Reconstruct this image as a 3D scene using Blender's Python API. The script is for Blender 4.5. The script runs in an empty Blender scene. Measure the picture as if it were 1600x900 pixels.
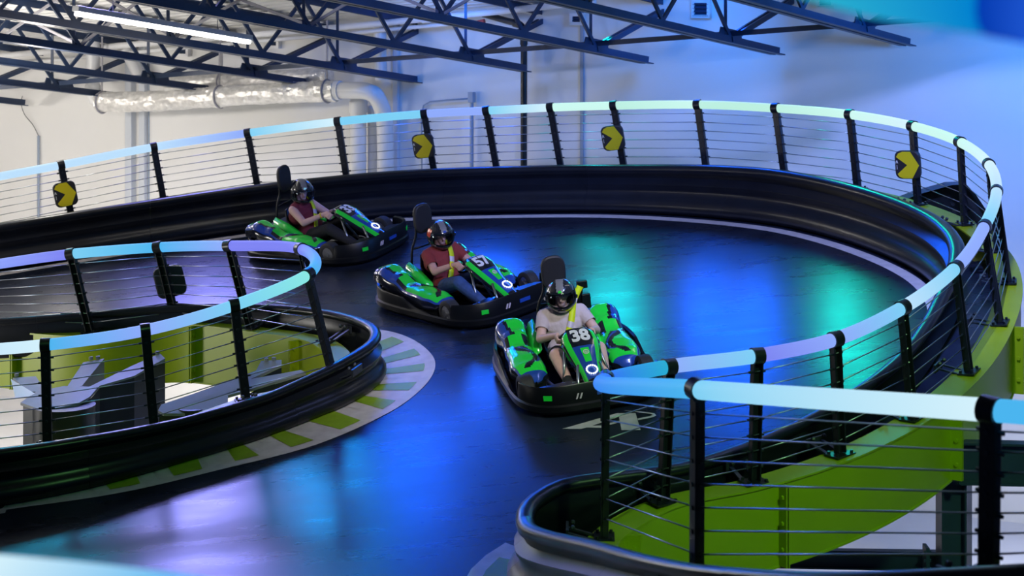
import bpy, bmesh, math, random
from mathutils import Vector, Matrix, noise as mnoise
random.seed(7)
scene = bpy.context.scene
C = scene.collection
V = Vector
PI = math.pi

# ------------------------------------------------------------------ camera, world, lights, exposure
FOC = 2800.0            # focal length in pixels of the 1600 x 900 frame
EYE = V((0, 0, 7.0))
cam = bpy.data.cameras.new('camera')
cam.lens = FOC / 1600 * 36
cam.sensor_width = 36
cam.shift_y = -450 / 1600
cam.clip_start = 0.2
cam.clip_end = 200
cam.dof.use_dof = True
cam.dof.focus_distance = 17.5
cam.dof.aperture_fstop = 3.0
camo = bpy.data.objects.new('camera', cam)
C.objects.link(camo)
camo.location = EYE
camo.rotation_euler = (PI / 2, 0, 0)
scene.camera = camo

scene.view_settings.view_transform = 'Standard'
scene.view_settings.look = 'None'
scene.view_settings.exposure = 0.0
scene.view_settings.gamma = 1.0
scene.view_settings.use_curve_mapping = False

w = bpy.data.worlds.new('hall_ambience')
scene.world = w
w.use_nodes = True
w.node_tree.nodes['Background'].inputs[0].default_value = (0.12, 0.25, 0.7, 1)
w.node_tree.nodes['Background'].inputs[1].default_value = 0.055


def lamp(name, kind, loc, target, power, color, size=0.3, spot=60, blend=0.6, size_y=None):
    l = bpy.data.lights.new(name, kind)
    l.energy = power
    l.color = color
    if kind == 'AREA':
        l.shape = 'RECTANGLE'
        l.size = size
        l.size_y = size_y or size
    else:
        l.shadow_soft_size = size
    if kind == 'SPOT':
        l.spot_size = math.radians(spot)
        l.spot_blend = blend
    o = bpy.data.objects.new(name, l)
    C.objects.link(o)
    o.location = loc
    d = V(target) - V(loc)
    o.rotation_euler = d.to_track_quat('-Z', 'Y').to_euler()
    return o


BLUE, TEAL, VIOLET, WARM = (0.004, 0.10, 1.0), (0.0, 0.6, 0.72), (0.42, 0.38, 1.0), (1.0, 0.94, 0.86)
WALLB = (0.28, 0.40, 1.0)


def flood(name, x, y, tx, ty, power, color, sx=0.9, sy=0.7):
    """A wide LED flood hung under the roof, aimed down at the track."""
    o = lamp(name, 'AREA', (x, y, 11.45 - 0.178 * y), (tx, ty, 3.3), power, color, sx, size_y=sy)
    o.data.spread = math.radians(62)
    return o


# white strip lights of the hall: left half (they shine up at the deck too)
for (x, y, p) in ((-6.6, 24.6, 95), (-9.0, 26.2, 215), (-12.0, 28.0, 240), (-10.5, 21.5, 190)):
    lamp('strip_lamp', 'POINT', (x, y, 10.3 - 0.178 * y), (x, y, 0), p, WARM, 0.2)
# lamps of the ground floor below the track
lamp('low_fill_lamp', 'AREA', (5.6, 20.5, 2.4), (5.6, 21.5, 0), 110, (0.72, 0.78, 1.0), 1.2)
lamp('low_fill_lamp', 'AREA', (-5.2, 25.5, 2.4), (-5.2, 27.5, 0), 150, (1, 0.97, 0.93), 1.2)
# lilac wash on the right half of the wall, cut off at the top by an added unseen beam
lamp('wall_flood', 'SPOT', (3.2, 13.6, 9.0), (5.0, 24.6, 4.0), 2700, (0.29, 0.38, 1.0), 0.16, 100, 0.7)
lamp('wall_flood', 'SPOT', (-1.0, 17.0, 8.2), (0.6, 26.9, 5.4), 900, (0.24, 0.36, 1.0), 0.2, 55, 0.7)
lamp('blue_flood', 'SPOT', (6.6, 20.4, 6.6), (4.8, 24.7, 6.3), 620, (0.01, 0.25, 1.0), 0.3, 150, 0.9)
lamp('blue_flood', 'SPOT', (2.6, 24.0, 7.2), (2.3, 26.2, 6.2), 190, (0.01, 0.22, 1.0), 0.3, 120, 0.9)
lamp('blue_flood', 'SPOT', (-0.9, 25.4, 6.9), (-1.3, 27.9, 5.8), 150, (0.01, 0.22, 1.0), 0.2, 110, 0.9)
# coloured LED floods under the roof
flood('blue_flood', -0.9, 25.8, -0.4, 20.6, 26, BLUE, 1.1)
flood('teal_flood', 1.05, 25.2, 1.0, 19.4, 17, (0.0, 0.5, 0.55), 0.6, 1.4)
flood('blue_flood', 2.6, 24.4, 2.3, 18.4, 22, BLUE, 1.1)
flood('teal_flood', 4.1, 23.6, 3.4, 17.8, 11, (0.0, 0.62, 0.5), 0.5, 0.8)
flood('violet_flood', -5.2, 26.0, -4.4, 20.5, 32, (0.26, 0.26, 1.0), 1.6, 0.8)
flood('blue_flood', -1.85, 22.9, -0.9, 15.4, 14, BLUE, 0.9)
flood('teal_flood', -3.2, 22.9, -1.9, 15.4, 13, (0.0, 0.34, 1.0), 0.9)
flood('violet_flood', -4.8, 22.5, -2.8, 15.0, 27, (0.3, 0.3, 1.0), 1.3)
flood('teal_flood', -7.0, 22.2, -4.2, 14.8, 19, (0.0, 0.5, 0.85), 1.2)
# added unseen uplight to brighten the roof deck and joists, left of the view
lamp('low_fill_lamp', 'AREA', (-10.5, 17.0, 3.0), (-7.0, 23.0, 7.5), 260, (1.0, 0.96, 0.9), 2.0)
# added green-tinted fills on the viewer's side, unseen, brightening the peninsula and the island
lamp('peninsula_fill', 'SPOT', (4.5, 6.5, 9.6), (2.7, 14.0, 2.6), 1400, (0.42, 1.0, 0.35), 0.4, 42, 0.8)
lamp('island_fill', 'SPOT', (-2.5, 9.0, 9.4), (-4.0, 18.8, 2.6), 360, (0.3, 1.0, 0.3), 0.4, 28, 0.8)
lamp('white_key_fill', 'SPOT', (-3.2, 9.0, 9.3), (-1.2, 17.3, 2.9), 750, (1.0, 0.93, 0.95), 0.3, 19, 0.9)  # added fill without a fixture, brightens the island kerb
lamp('white_key_fill', 'SPOT', (-0.5, 12.0, 8.9), (-2.35, 22.6, 4.1), 620, (1.0, 0.94, 0.92), 0.3, 15, 0.9)  # added fill for the driver and kart farthest back
# pale key over the karts
lamp('white_key_fill', 'SPOT', (1.6, 9.5, 9.2), (-0.3, 18.2, 3.5), 1500, (1.0, 0.95, 0.93), 0.3, 27, 0.9)


# ------------------------------------------------------------------ helpers
def at(px, py, d):
    """A point of the place: column and row of the 1600 x 900 view, and its distance in metres."""
    return EYE + V(((px - 800) / FOC * d, d, -py / FOC * d))


def track_z(x, y):
    """Height of the banked track surface (it ramps up to the right and to the back)."""
    d = max(0.0, 13.0 - y)
    return 7.0 - 6.153 + 0.1 * x + 0.1429 * y + 0.42 * d * d / (d + 0.5)


TRACK_N = V((-0.1, -0.1429, 1)).normalized()


def on_track(px, py, h=0.0):
    u = (px - 800) / FOC
    d = (6.153 - h) / (py / FOC + 0.1 * u + 0.1429)
    return at(px, py, d)


def tag(o, label=None, cat=None, group=None, kind=None):
    if label: o['label'] = label
    if cat: o['category'] = cat
    if group: o['group'] = group
    if kind: o['kind'] = kind
    return o


def empty(name, loc=(0, 0, 0), label=None, cat=None, group=None, kind=None):
    o = bpy.data.objects.new(name, None)
    o.empty_display_size = 0.1
    C.objects.link(o)
    o.location = loc
    return tag(o, label, cat, group, kind)


class MB:
    """Collects shapes (world or local coordinates) and links them as ONE mesh object."""

    def __init__(self):
        self.v, self.f, self.m = [], [], []

    def add(self, vs, fs, mi=0):
        b = len(self.v)
        self.v += [V(p) for p in vs]
        self.f += [[i + b for i in f] for f in fs]
        self.m += [mi] * len(fs) if isinstance(mi, int) else list(mi)
        return self

    def box(self, c, sx, sy, sz, X=None, Y=None, Z=None, mi=0):
        X = V(X) if X is not None else V((1, 0, 0))
        Y = V(Y) if Y is not None else V((0, 1, 0))
        Z = V(Z) if Z is not None else V((0, 0, 1))
        c = V(c)
        vs = [c + X * (sx / 2 * i) + Y * (sy / 2 * j) + Z * (sz / 2 * k) for k in (-1, 1) for j in (-1, 1) for i in (-1, 1)]
        return self.add(vs, [[0, 2, 3, 1], [4, 5, 7, 6], [0, 1, 5, 4], [2, 6, 7, 3], [0, 4, 6, 2], [1, 3, 7, 5]], mi)

    def bar(self, a, b, wx, wy, up=(0, 0, 1), mi=0):
        a, b = V(a), V(b)
        d = (b - a)
        L = d.length
        d.normalize()
        s = d.cross(V(up))
        if s.length < 1e-4: s = d.cross(V((1, 0, 0)))
        s.normalize()
        u = s.cross(d)
        return self.box((a + b) / 2, L, wx, wy, d, s, u, mi)

    def tube(self, pts, r, n=8, caps=True, mi=0, closed=False):
        pts = [V(p) for p in pts]
        N = len(pts)
        vs, fs = [], []
        ref = None
        for i, p in enumerate(pts):
            a = pts[i - 1] if (i > 0 or closed) else pts[i]
            b = pts[(i + 1) % N] if (i < N - 1 or closed) else pts[i]
            t = (b - a).normalized()
            if ref is None:
                ref = V((0, 0, 1)) if abs(t.z) < 0.9 else V((1, 0, 0))
            s = (ref - t * ref.dot(t))
            if s.length < 1e-5: s = t.orthogonal()
            s.normalize()
            ref = s
            q = t.cross(s)
            rr = r[i] if isinstance(r, (list, tuple)) else r
            for k in range(n):
                an = 2 * PI * k / n
                vs.append(p + s * (rr * math.cos(an)) + q * (rr * math.sin(an)))
        M = N if closed else N - 1
        for i in range(M):
            for k in range(n):
                a0, a1 = i * n + k, i * n + (k + 1) % n
                j = (i + 1) % N
                fs.append([a0, a1, j * n + (k + 1) % n, j * n + k])
        if caps and not closed:
            fs.append(list(range(n))[::-1])
            fs.append([(N - 1) * n + k for k in range(n)])
        return self.add(vs, fs, mi)

    def cyl(self, a, b, r, n=12, mi=0, r2=None):
        return self.tube([a, b], [r, r if r2 is None else r2], n, True, mi)

    def ball(self, c, rx, ry=None, rz=None, nu=12, nv=8, M=None, mi=0):
        ry = ry or rx
        rz = rz or rx
        c = V(c)
        vs, fs = [], []
        for j in range(nv + 1):
            th = PI * j / nv
            for i in range(nu):
                ph = 2 * PI * i / nu
                p = V((rx * math.sin(th) * math.cos(ph), ry * math.sin(th) * math.sin(ph), rz * math.cos(th)))
                if M is not None: p = M @ p
                vs.append(c + p)
        for j in range(nv):
            for i in range(nu):
                a, b = j * nu + i, j * nu + (i + 1) % nu
                fs.append([a, a + nu, b + nu, b])
        return self.add(vs, fs, mi)

    def plate(self, poly, th, Z=(0, 0, 1), mi=0):
        """A polygon with thickness (extruded down along -Z)."""
        Z = V(Z)
        n = len(poly)
        vs = [V(p) for p in poly] + [V(p) - Z * th for p in poly]
        fs = [list(range(n)), [n + i for i in range(n)][::-1]]
        for i in range(n):
            j = (i + 1) % n
            fs.append([i, n + i, n + j, j])
        return self.add(vs, fs, mi)

    def grid(self, rows, mi=0, closed_u=False):
        """rows: list of equally long point lists."""
        n = len(rows[0])
        vs = [p for r in rows for p in r]
        fs = []
        for i in range(len(rows) - 1):
            for k in range(n if closed_u else n - 1):
                k2 = (k + 1) % n
                fs.append([i * n + k, i * n + k2, (i + 1) * n + k2, (i + 1) * n + k])
        return self.add(vs, fs, mi)

    def build(self, name, mat, parent=None, smooth=False, bevel=0, origin=None, autosmooth=None):
        me = bpy.data.meshes.new(name)
        org = V(origin) if origin is not None else V((0, 0, 0))
        me.from_pydata([tuple(p - org) for p in self.v], [], self.f)
        mats = mat if isinstance(mat, (list, tuple)) else [mat]
        for m in mats: me.materials.append(m)
        if len(mats) > 1:
            me.polygons.foreach_set('material_index', self.m)
        bm = bmesh.new()
        bm.from_mesh(me)
        bmesh.ops.recalc_face_normals(bm, faces=bm.faces)
        bm.to_mesh(me)
        bm.free()
        if smooth:
            me.polygons.foreach_set('use_smooth', [True] * len(me.polygons))
            if autosmooth:
                me.set_sharp_from_angle(angle=math.radians(autosmooth))
        me.update()
        o = bpy.data.objects.new(name, me)
        C.objects.link(o)
        if parent is not None: o.parent = parent
        elif origin is not None: o.location = org
        if bevel:
            b = o.modifiers.new('bevel', 'BEVEL')
            b.width = bevel
            b.segments = 2
            b.limit_method = 'ANGLE'
        return o


def catmull(pts, sub=8, closed=False):
    """Smooth path through pts; returns the list of segments (each a list of points, ends included)."""
    pts = [V(p) for p in pts]
    n = len(pts)
    segs = []
    for i in range(n - 1):
        p1, p2 = pts[i], pts[i + 1]
        p0 = pts[i - 1] if i > 0 else p1 * 2 - p2
        p3 = pts[i + 2] if i + 2 < n else p2 * 2 - p1
        a = 0.5

        def tj(t, A, B): return t + max((B - A).length, 1e-4) ** a
        t0 = 0.0
        t1 = tj(t0, p0, p1)
        t2 = tj(t1, p1, p2)
        t3 = tj(t2, p2, p3)
        seg = []
        for k in range(sub + 1):
            t = t1 + (t2 - t1) * k / sub
            A1 = p0 * ((t1 - t) / (t1 - t0)) + p1 * ((t - t0) / (t1 - t0))
            A2 = p1 * ((t2 - t) / (t2 - t1)) + p2 * ((t - t1) / (t2 - t1))
            A3 = p2 * ((t3 - t) / (t3 - t2)) + p3 * ((t - t2) / (t3 - t2))
            B1 = A1 * ((t2 - t) / (t2 - t0)) + A2 * ((t - t0) / (t2 - t0))
            B2 = A2 * ((t3 - t) / (t3 - t1)) + A3 * ((t - t1) / (t3 - t1))
            seg.append(B1 * ((t2 - t) / (t2 - t1)) + B2 * ((t - t1) / (t2 - t1)))
        segs.append(seg)
    return segs


def join_segs(segs):
    out = list(segs[0])
    for s in segs[1:]: out += s[1:]
    return out


def resample(pts, step):
    pts = [V(p) for p in pts]
    L = [0]
    for a, b in zip(pts, pts[1:]): L.append(L[-1] + (b - a).length)
    n = max(2, int(round(L[-1] / step)) + 1)
    out, j = [], 0
    for i in range(n):
        s = L[-1] * i / (n - 1)
        while j < len(pts) - 2 and L[j + 1] < s: j += 1
        t = (s - L[j]) / max(L[j + 1] - L[j], 1e-6)
        out.append(pts[j].lerp(pts[j + 1], min(max(t, 0), 1)))
    return out


def normals2d(pts):
    """Left-hand plan normals along a path."""
    out = []
    for i in range(len(pts)):
        t = pts[min(i + 1, len(pts) - 1)] - pts[max(i - 1, 0)]
        t.z = 0
        t.normalize()
        out.append(V((-t.y, t.x, 0)))
    return out


# ------------------------------------------------------------------ materials
def mat(name, col, rough=0.5, metal=0.0, spec=0.5, bump=0.0, bscale=40, vary=0.0, vscale=6, coat=0.0, emit=None, estr=0, alpha=None):
    m = bpy.data.materials.new(name)
    m.use_nodes = True
    nt = m.node_tree
    b = nt.nodes['Principled BSDF']
    b.inputs['Base Color'].default_value = (*col, 1)
    b.inputs['Roughness'].default_value = rough
    b.inputs['Metallic'].default_value = metal
    b.inputs['Specular IOR Level'].default_value = spec
    b.inputs['Coat Weight'].default_value = coat
    b.inputs['Coat Roughness'].default_value = 0.08
    tc = nt.nodes.new('ShaderNodeTexCoord')
    if vary:
        n = nt.nodes.new('ShaderNodeTexNoise')
        n.inputs['Scale'].default_value = vscale
        n.inputs['Detail'].default_value = 6
        nt.links.new(tc.outputs['Object'], n.inputs['Vector'])
        r = nt.nodes.new('ShaderNodeValToRGB')
        r.color_ramp.elements[0].position = 0.3
        r.color_ramp.elements[1].position = 0.7
        r.color_ramp.elements[0].color = (*[c * (1 - vary) for c in col], 1)
        r.color_ramp.elements[1].color = (*[min(1, c * (1 + vary)) for c in col], 1)
        nt.links.new(n.outputs['Fac'], r.inputs['Fac'])
        nt.links.new(r.outputs['Color'], b.inputs['Base Color'])
    if bump:
        n2 = nt.nodes.new('ShaderNodeTexNoise')
        n2.inputs['Scale'].default_value = bscale
        n2.inputs['Detail'].default_value = 4
        nt.links.new(tc.outputs['Object'], n2.inputs['Vector'])
        bp = nt.nodes.new('ShaderNodeBump')
        bp.inputs['Strength'].default_value = bump
        bp.inputs['Distance'].default_value = 0.02
        nt.links.new(n2.outputs['Fac'], bp.inputs['Height'])
        nt.links.new(bp.outputs['Normal'], b.inputs['Normal'])
    if emit:
        b.inputs['Emission Color'].default_value = (*emit, 1)
        b.inputs['Emission Strength'].default_value = estr
    if alpha is not None:
        b.inputs['Alpha'].default_value = alpha
    return m


M = {}
M['wall'] = mat('painted_wall', (0.80, 0.79, 0.77), 0.85, vary=0.03, vscale=0.7, bump=0.05, bscale=30)
M['wall_trim'] = mat('grey_wall_trim', (0.60, 0.63, 0.68), 0.7)
M['ground'] = mat('pale_concrete', (0.72, 0.71, 0.72), 0.45, vary=0.06, vscale=1.2)
M['deck_white'] = mat('galvanised_deck', (0.74, 0.73, 0.71), 0.5, vary=0.06, vscale=3)
M['steel_blue'] = mat('dark_painted_steel', (0.022, 0.042, 0.095), 0.45, vary=0.15, vscale=4)
M['steel_grey'] = mat('grey_primed_steel', (0.32, 0.31, 0.34), 0.5, vary=0.08, vscale=5)
M['steel_dark'] = mat('black_painted_steel', (0.022, 0.026, 0.035), 0.4, vary=0.2, vscale=5)
M['post'] = mat('black_powder_coat', (0.012, 0.014, 0.02), 0.32, spec=0.5)
M['cable'] = mat('stainless_cable', (0.42, 0.44, 0.48), 0.3, metal=0.9)
M['rubber'] = mat('black_barrier_plastic', (0.008, 0.010, 0.016), 0.3, spec=0.45, bump=0.04, bscale=7, vary=0.25, vscale=3)
M['lime'] = mat('lime_yellow_paint', (0.35, 0.44, 0.004), 0.4, vary=0.06, vscale=2.5)
M['white_paint'] = mat('white_floor_paint', (0.62, 0.58, 0.58), 0.45, vary=0.12, vscale=9)
M['green_paint'] = mat('green_floor_paint', (0.26, 0.42, 0.02), 0.45, vary=0.1, vscale=9)
M['foil'] = mat('foil_insulation', (0.86, 0.84, 0.80), 0.28, metal=0.4, bump=1.0, bscale=14, vary=0.15, vscale=12)
M['pvc'] = mat('white_pipe', (0.78, 0.78, 0.78), 0.4)
M['light_blue_pipe'] = mat('grey_conduit', (0.30, 0.36, 0.45), 0.45)
M['white_metal'] = mat('white_enamel', (0.8, 0.8, 0.8), 0.35)
M['red_paint'] = mat('red_pipe_paint', (0.5, 0.06, 0.05), 0.4)
M['strip'] = mat('strip_light_lens', (0.9, 0.9, 0.9), 0.4, emit=(1.0, 0.95, 0.86), estr=7.0)
M['pad_black'] = mat('black_vinyl_pad', (0.018, 0.018, 0.022), 0.5, bump=0.1, bscale=60)
M['pad_yellow'] = mat('yellow_vinyl', (0.80, 0.66, 0.005), 0.5)
M['white_print'] = mat('white_print', (0.75, 0.75, 0.75), 0.5)
M['kart_black'] = mat('kart_black_plastic', (0.004, 0.005, 0.007), 0.36, spec=0.3)
M['kart_green'] = mat('kart_green_gloss', (0.015, 0.74, 0.05), 0.22, coat=0.7)
M['kart_blue'] = mat('kart_blue_gloss', (0.012, 0.06, 0.34), 0.2, coat=0.8)
M['kart_gloss'] = mat('kart_gloss_black', (0.008, 0.01, 0.018), 0.18, coat=0.8)
M['tyre'] = mat('tyre_rubber', (0.02, 0.02, 0.022), 0.7, bump=0.2, bscale=60)
M['rim'] = mat('wheel_rim', (0.35, 0.36, 0.38), 0.35, metal=0.8)
M['chrome'] = mat('kart_tube_steel', (0.35, 0.37, 0.4), 0.28, metal=0.9)
M['led'] = mat('led_white', (1, 1, 1), 0.4, emit=(0.85, 0.92, 1.0), estr=1.7)
M['red_led'] = mat('red_plastic', (0.7, 0.05, 0.03), 0.3)
M['belt'] = mat('yellow_belt_webbing', (0.66, 0.78, 0.0), 0.55, emit=None)
M['belt_grey'] = mat('reflective_belt_patch', (0.62, 0.55, 0.62), 0.4)
M['helmet'] = mat('helmet_gloss_black', (0.012, 0.014, 0.02), 0.14, coat=1.0)
M['helmet_grey'] = mat('helmet_grey_stripe', (0.22, 0.22, 0.22), 0.3, coat=0.6)
M['helmet_red'] = mat('helmet_red_flash', (0.65, 0.05, 0.02), 0.25, coat=0.8)
M['skin'] = mat('skin', (0.60, 0.33, 0.26), 0.5, vary=0.06, vscale=20)
M['skin_pale'] = mat('pale_skin', (0.68, 0.42, 0.36), 0.5, vary=0.05, vscale=20)
M['eye'] = mat('eye_white', (0.8, 0.8, 0.8), 0.3)
M['dark'] = mat('dark_hair', (0.02, 0.014, 0.012), 0.6)
M['lip'] = mat('lips', (0.45, 0.16, 0.14), 0.5)
M['maroon'] = mat('maroon_cotton', (0.17, 0.018, 0.035), 0.85, bump=0.35, bscale=26, vary=0.12, vscale=12)
M['brick'] = mat('brick_red_cotton', (0.24, 0.03, 0.03), 0.85, bump=0.35, bscale=26, vary=0.12, vscale=12)
M['tee'] = mat('pale_pink_cotton', (0.60, 0.49, 0.50), 0.85, bump=0.35, bscale=26, vary=0.06, vscale=12)
M['denim'] = mat('blue_denim', (0.03, 0.075, 0.22), 0.8, bump=0.4, bscale=24, vary=0.25, vscale=14)
M['black_cloth'] = mat('black_cloth', (0.015, 0.015, 0.018), 0.85, bump=0.3, bscale=26)
M['shoe'] = mat('black_shoe', (0.02, 0.02, 0.024), 0.5)
M['grey_shoe'] = mat('grey_shoe', (0.2, 0.2, 0.21), 0.6)


def visor_mat():
    m = bpy.data.materials.new('clear_visor')
    m.use_nodes = True
    nt = m.node_tree
    for n in list(nt.nodes): nt.nodes.remove(n)
    out = nt.nodes.new('ShaderNodeOutputMaterial')
    mix = nt.nodes.new('ShaderNodeMixShader')
    tr = nt.nodes.new('ShaderNodeBsdfTransparent')
    tr.inputs[0].default_value = (0.86, 0.90, 1.0, 1)
    gl = nt.nodes.new('ShaderNodeBsdfGlossy')
    gl.inputs['Roughness'].default_value = 0.06
    gl.inputs[0].default_value = (0.8, 0.9, 1, 1)
    fr = nt.nodes.new('ShaderNodeFresnel')
    fr.inputs[0].default_value = 1.5
    nt.links.new(fr.outputs[0], mix.inputs[0])
    nt.links.new(tr.outputs[0], mix.inputs[1])
    nt.links.new(gl.outputs[0], mix.inputs[2])
    nt.links.new(mix.outputs[0], out.inputs[0])
    return m


M['visor'] = visor_mat()


def tube_mat():
    m = bpy.data.materials.new('led_rail_tube')
    m.use_nodes = True
    nt = m.node_tree
    b = nt.nodes['Principled BSDF']
    a = nt.nodes.new('ShaderNodeAttribute')
    a.attribute_name = 'glow'
    nt.links.new(a.outputs['Color'], b.inputs['Emission Color'])
    b.inputs['Base Color'].default_value = (0.02, 0.025, 0.03, 1)
    b.inputs['Specular IOR Level'].default_value = 0.15
    b.inputs['Roughness'].default_value = 0.6
    b.inputs['Emission Strength'].default_value = 1.0
    return m


M['tube'] = tube_mat()


def track_mat():
    m = bpy.data.materials.new('polished_track_floor')
    m.use_nodes = True
    nt = m.node_tree
    N, L = nt.nodes.new, nt.links.new
    b = nt.nodes['Principled BSDF']
    tc = N('ShaderNodeTexCoord')
    n1 = N('ShaderNodeTexNoise')
    n1.inputs['Scale'].default_value = 1.6
    n1.inputs['Detail'].default_value = 8
    L(tc.outputs['Object'], n1.inputs['Vector'])
    r = N('ShaderNodeValToRGB')
    r.color_ramp.elements[0].position = 0.35
    r.color_ramp.elements[0].color = (0.012, 0.017, 0.034, 1)
    r.color_ramp.elements[1].position = 0.7
    r.color_ramp.elements[1].color = (0.024, 0.034, 0.062, 1)
    L(n1.outputs['Fac'], r.inputs['Fac'])
    # long drag marks along the driving direction
    mp = N('ShaderNodeMapping')
    mp.inputs['Scale'].default_value = (0.9, 4.5, 3)
    mp.inputs['Rotation'].default_value = (0, 0, math.radians(35))
    L(tc.outputs['Object'], mp.inputs['Vector'])
    n2 = N('ShaderNodeTexNoise')
    n2.inputs['Scale'].default_value = 1.0
    n2.inputs['Detail'].default_value = 6
    n2.inputs['Roughness'].default_value = 0.65
    L(mp.outputs['Vector'], n2.inputs['Vector'])
    r2 = N('ShaderNodeValToRGB')
    r2.color_ramp.elements[0].position = 0.3
    r2.color_ramp.elements[0].color = (0.25, 0.25, 0.25, 1)
    r2.color_ramp.elements[1].position = 0.75
    r2.color_ramp.elements[1].color = (0.33, 0.33, 0.33, 1)
    L(n2.outputs['Fac'], r2.inputs['Fac'])
    L(r2.outputs['Color'], b.inputs['Roughness'])
    mx = N('ShaderNodeMixRGB')
    mx.blend_type = 'MULTIPLY'
    mx.inputs[0].default_value = 0.25
    L(r.outputs['Color'], mx.inputs[1])
    L(n2.outputs['Fac'], mx.inputs[2])
    L(mx.outputs['Color'], b.inputs['Base Color'])
    bp = N('ShaderNodeBump')
    bp.inputs['Strength'].default_value = 0.006
    bp.inputs['Distance'].default_value = 0.01
    L(n2.outputs['Fac'], bp.inputs['Height'])
    L(bp.outputs['Normal'], b.inputs['Normal'])
    b.inputs['Specular IOR Level'].default_value = 0.32
    return m


M['track'] = track_mat()

# ------------------------------------------------------------------ the hall: ground, wall, roof
WALL_K = -0.49


def wall_y(x, off=0.0): return 27.3 + WALL_K * x - off


WD = V((1, WALL_K, 0)).normalized()      # along the wall
WN = V((WALL_K, -1, 0)).normalized()     # out of the wall, to the camera

g = MB()
g.box((0, 16, -0.1), 60, 50, 0.2)
tag(g.build('floor', M['ground']), kind='structure')
wb = MB()
wb.box(V((0, 27.3, 5.5)) - WN * 0.15, 50, 0.3, 11.0, WD, WN)
tag(wb.build('wall_back', M['wall']), kind='structure')


def roof_z(y, up=0.0): return 7.0 + 3.70 - 0.178 * y + up


JD = V((1.1, 1.4, -0.178 * 1.4))         # direction of the joists, towards the wall
RW = V((1, WALL_K, -0.178 * WALL_K))     # direction of the deck ribs
# corrugated deck
dk = MB()
rows = []
n_per = 95
prof = [(0, 0), (0.09, 0), (0.12, 0.05), (0.20, 0.05), (0.23, 0)]
jdn = JD.normalized()
base0 = V((0, 27.4, roof_z(27.4, 1.06)))
for i in range(n_per):
    for (a, hgt) in prof[:-1]:
        p = base0 - jdn * (i * 0.23 + a) + V((0, 0, hgt))
        rows.append([p - RW * 16, p + RW * 16])
dk.grid(rows)
tag(dk.build('ceiling', M['deck_white']), kind='structure')

# wall details: pilaster strips (edge shading put into their grey) and panel joints, all standing on the wall
def wall_pt(px, py, off=0.0):
    u = (px - 800) / FOC
    d = (27.3 - off) / (1 - WALL_K * u)
    return at(px, py, d)


def wall_strip(name, px0, px1, py0, py1, depth, m):
    a, b = wall_pt(px0, py1), wall_pt(px1, py1)
    t0, t1 = wall_pt(px0, py0).z, min(a.z, b.z)
    c = (a + b) / 2
    c.z = (t0 + t1) / 2
    mb = MB()
    mb.box(c + WN * (depth / 2), (b - a).length, depth, abs(t0 - t1), WD, WN)
    return mb.build(name, m, bevel=0.01)


for (x0, x1, y0, y1, dep, mm) in [(203, 213, 60, 760, 0.14, M['wall_trim']), (222, 231, 60, 760, 0.10, M['wall_trim']), (617, 625, 30, 760, 0.08, M['wall_trim']),
                                  (907, 913, 10, 760, 0.03, M['light_blue_pipe']), (232, 234, 60, 760, 0.02, M['light_blue_pipe'])]:
    tag(wall_strip('trim_1', x0, x1, y0, y1, dep, mm), kind='structure')

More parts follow.
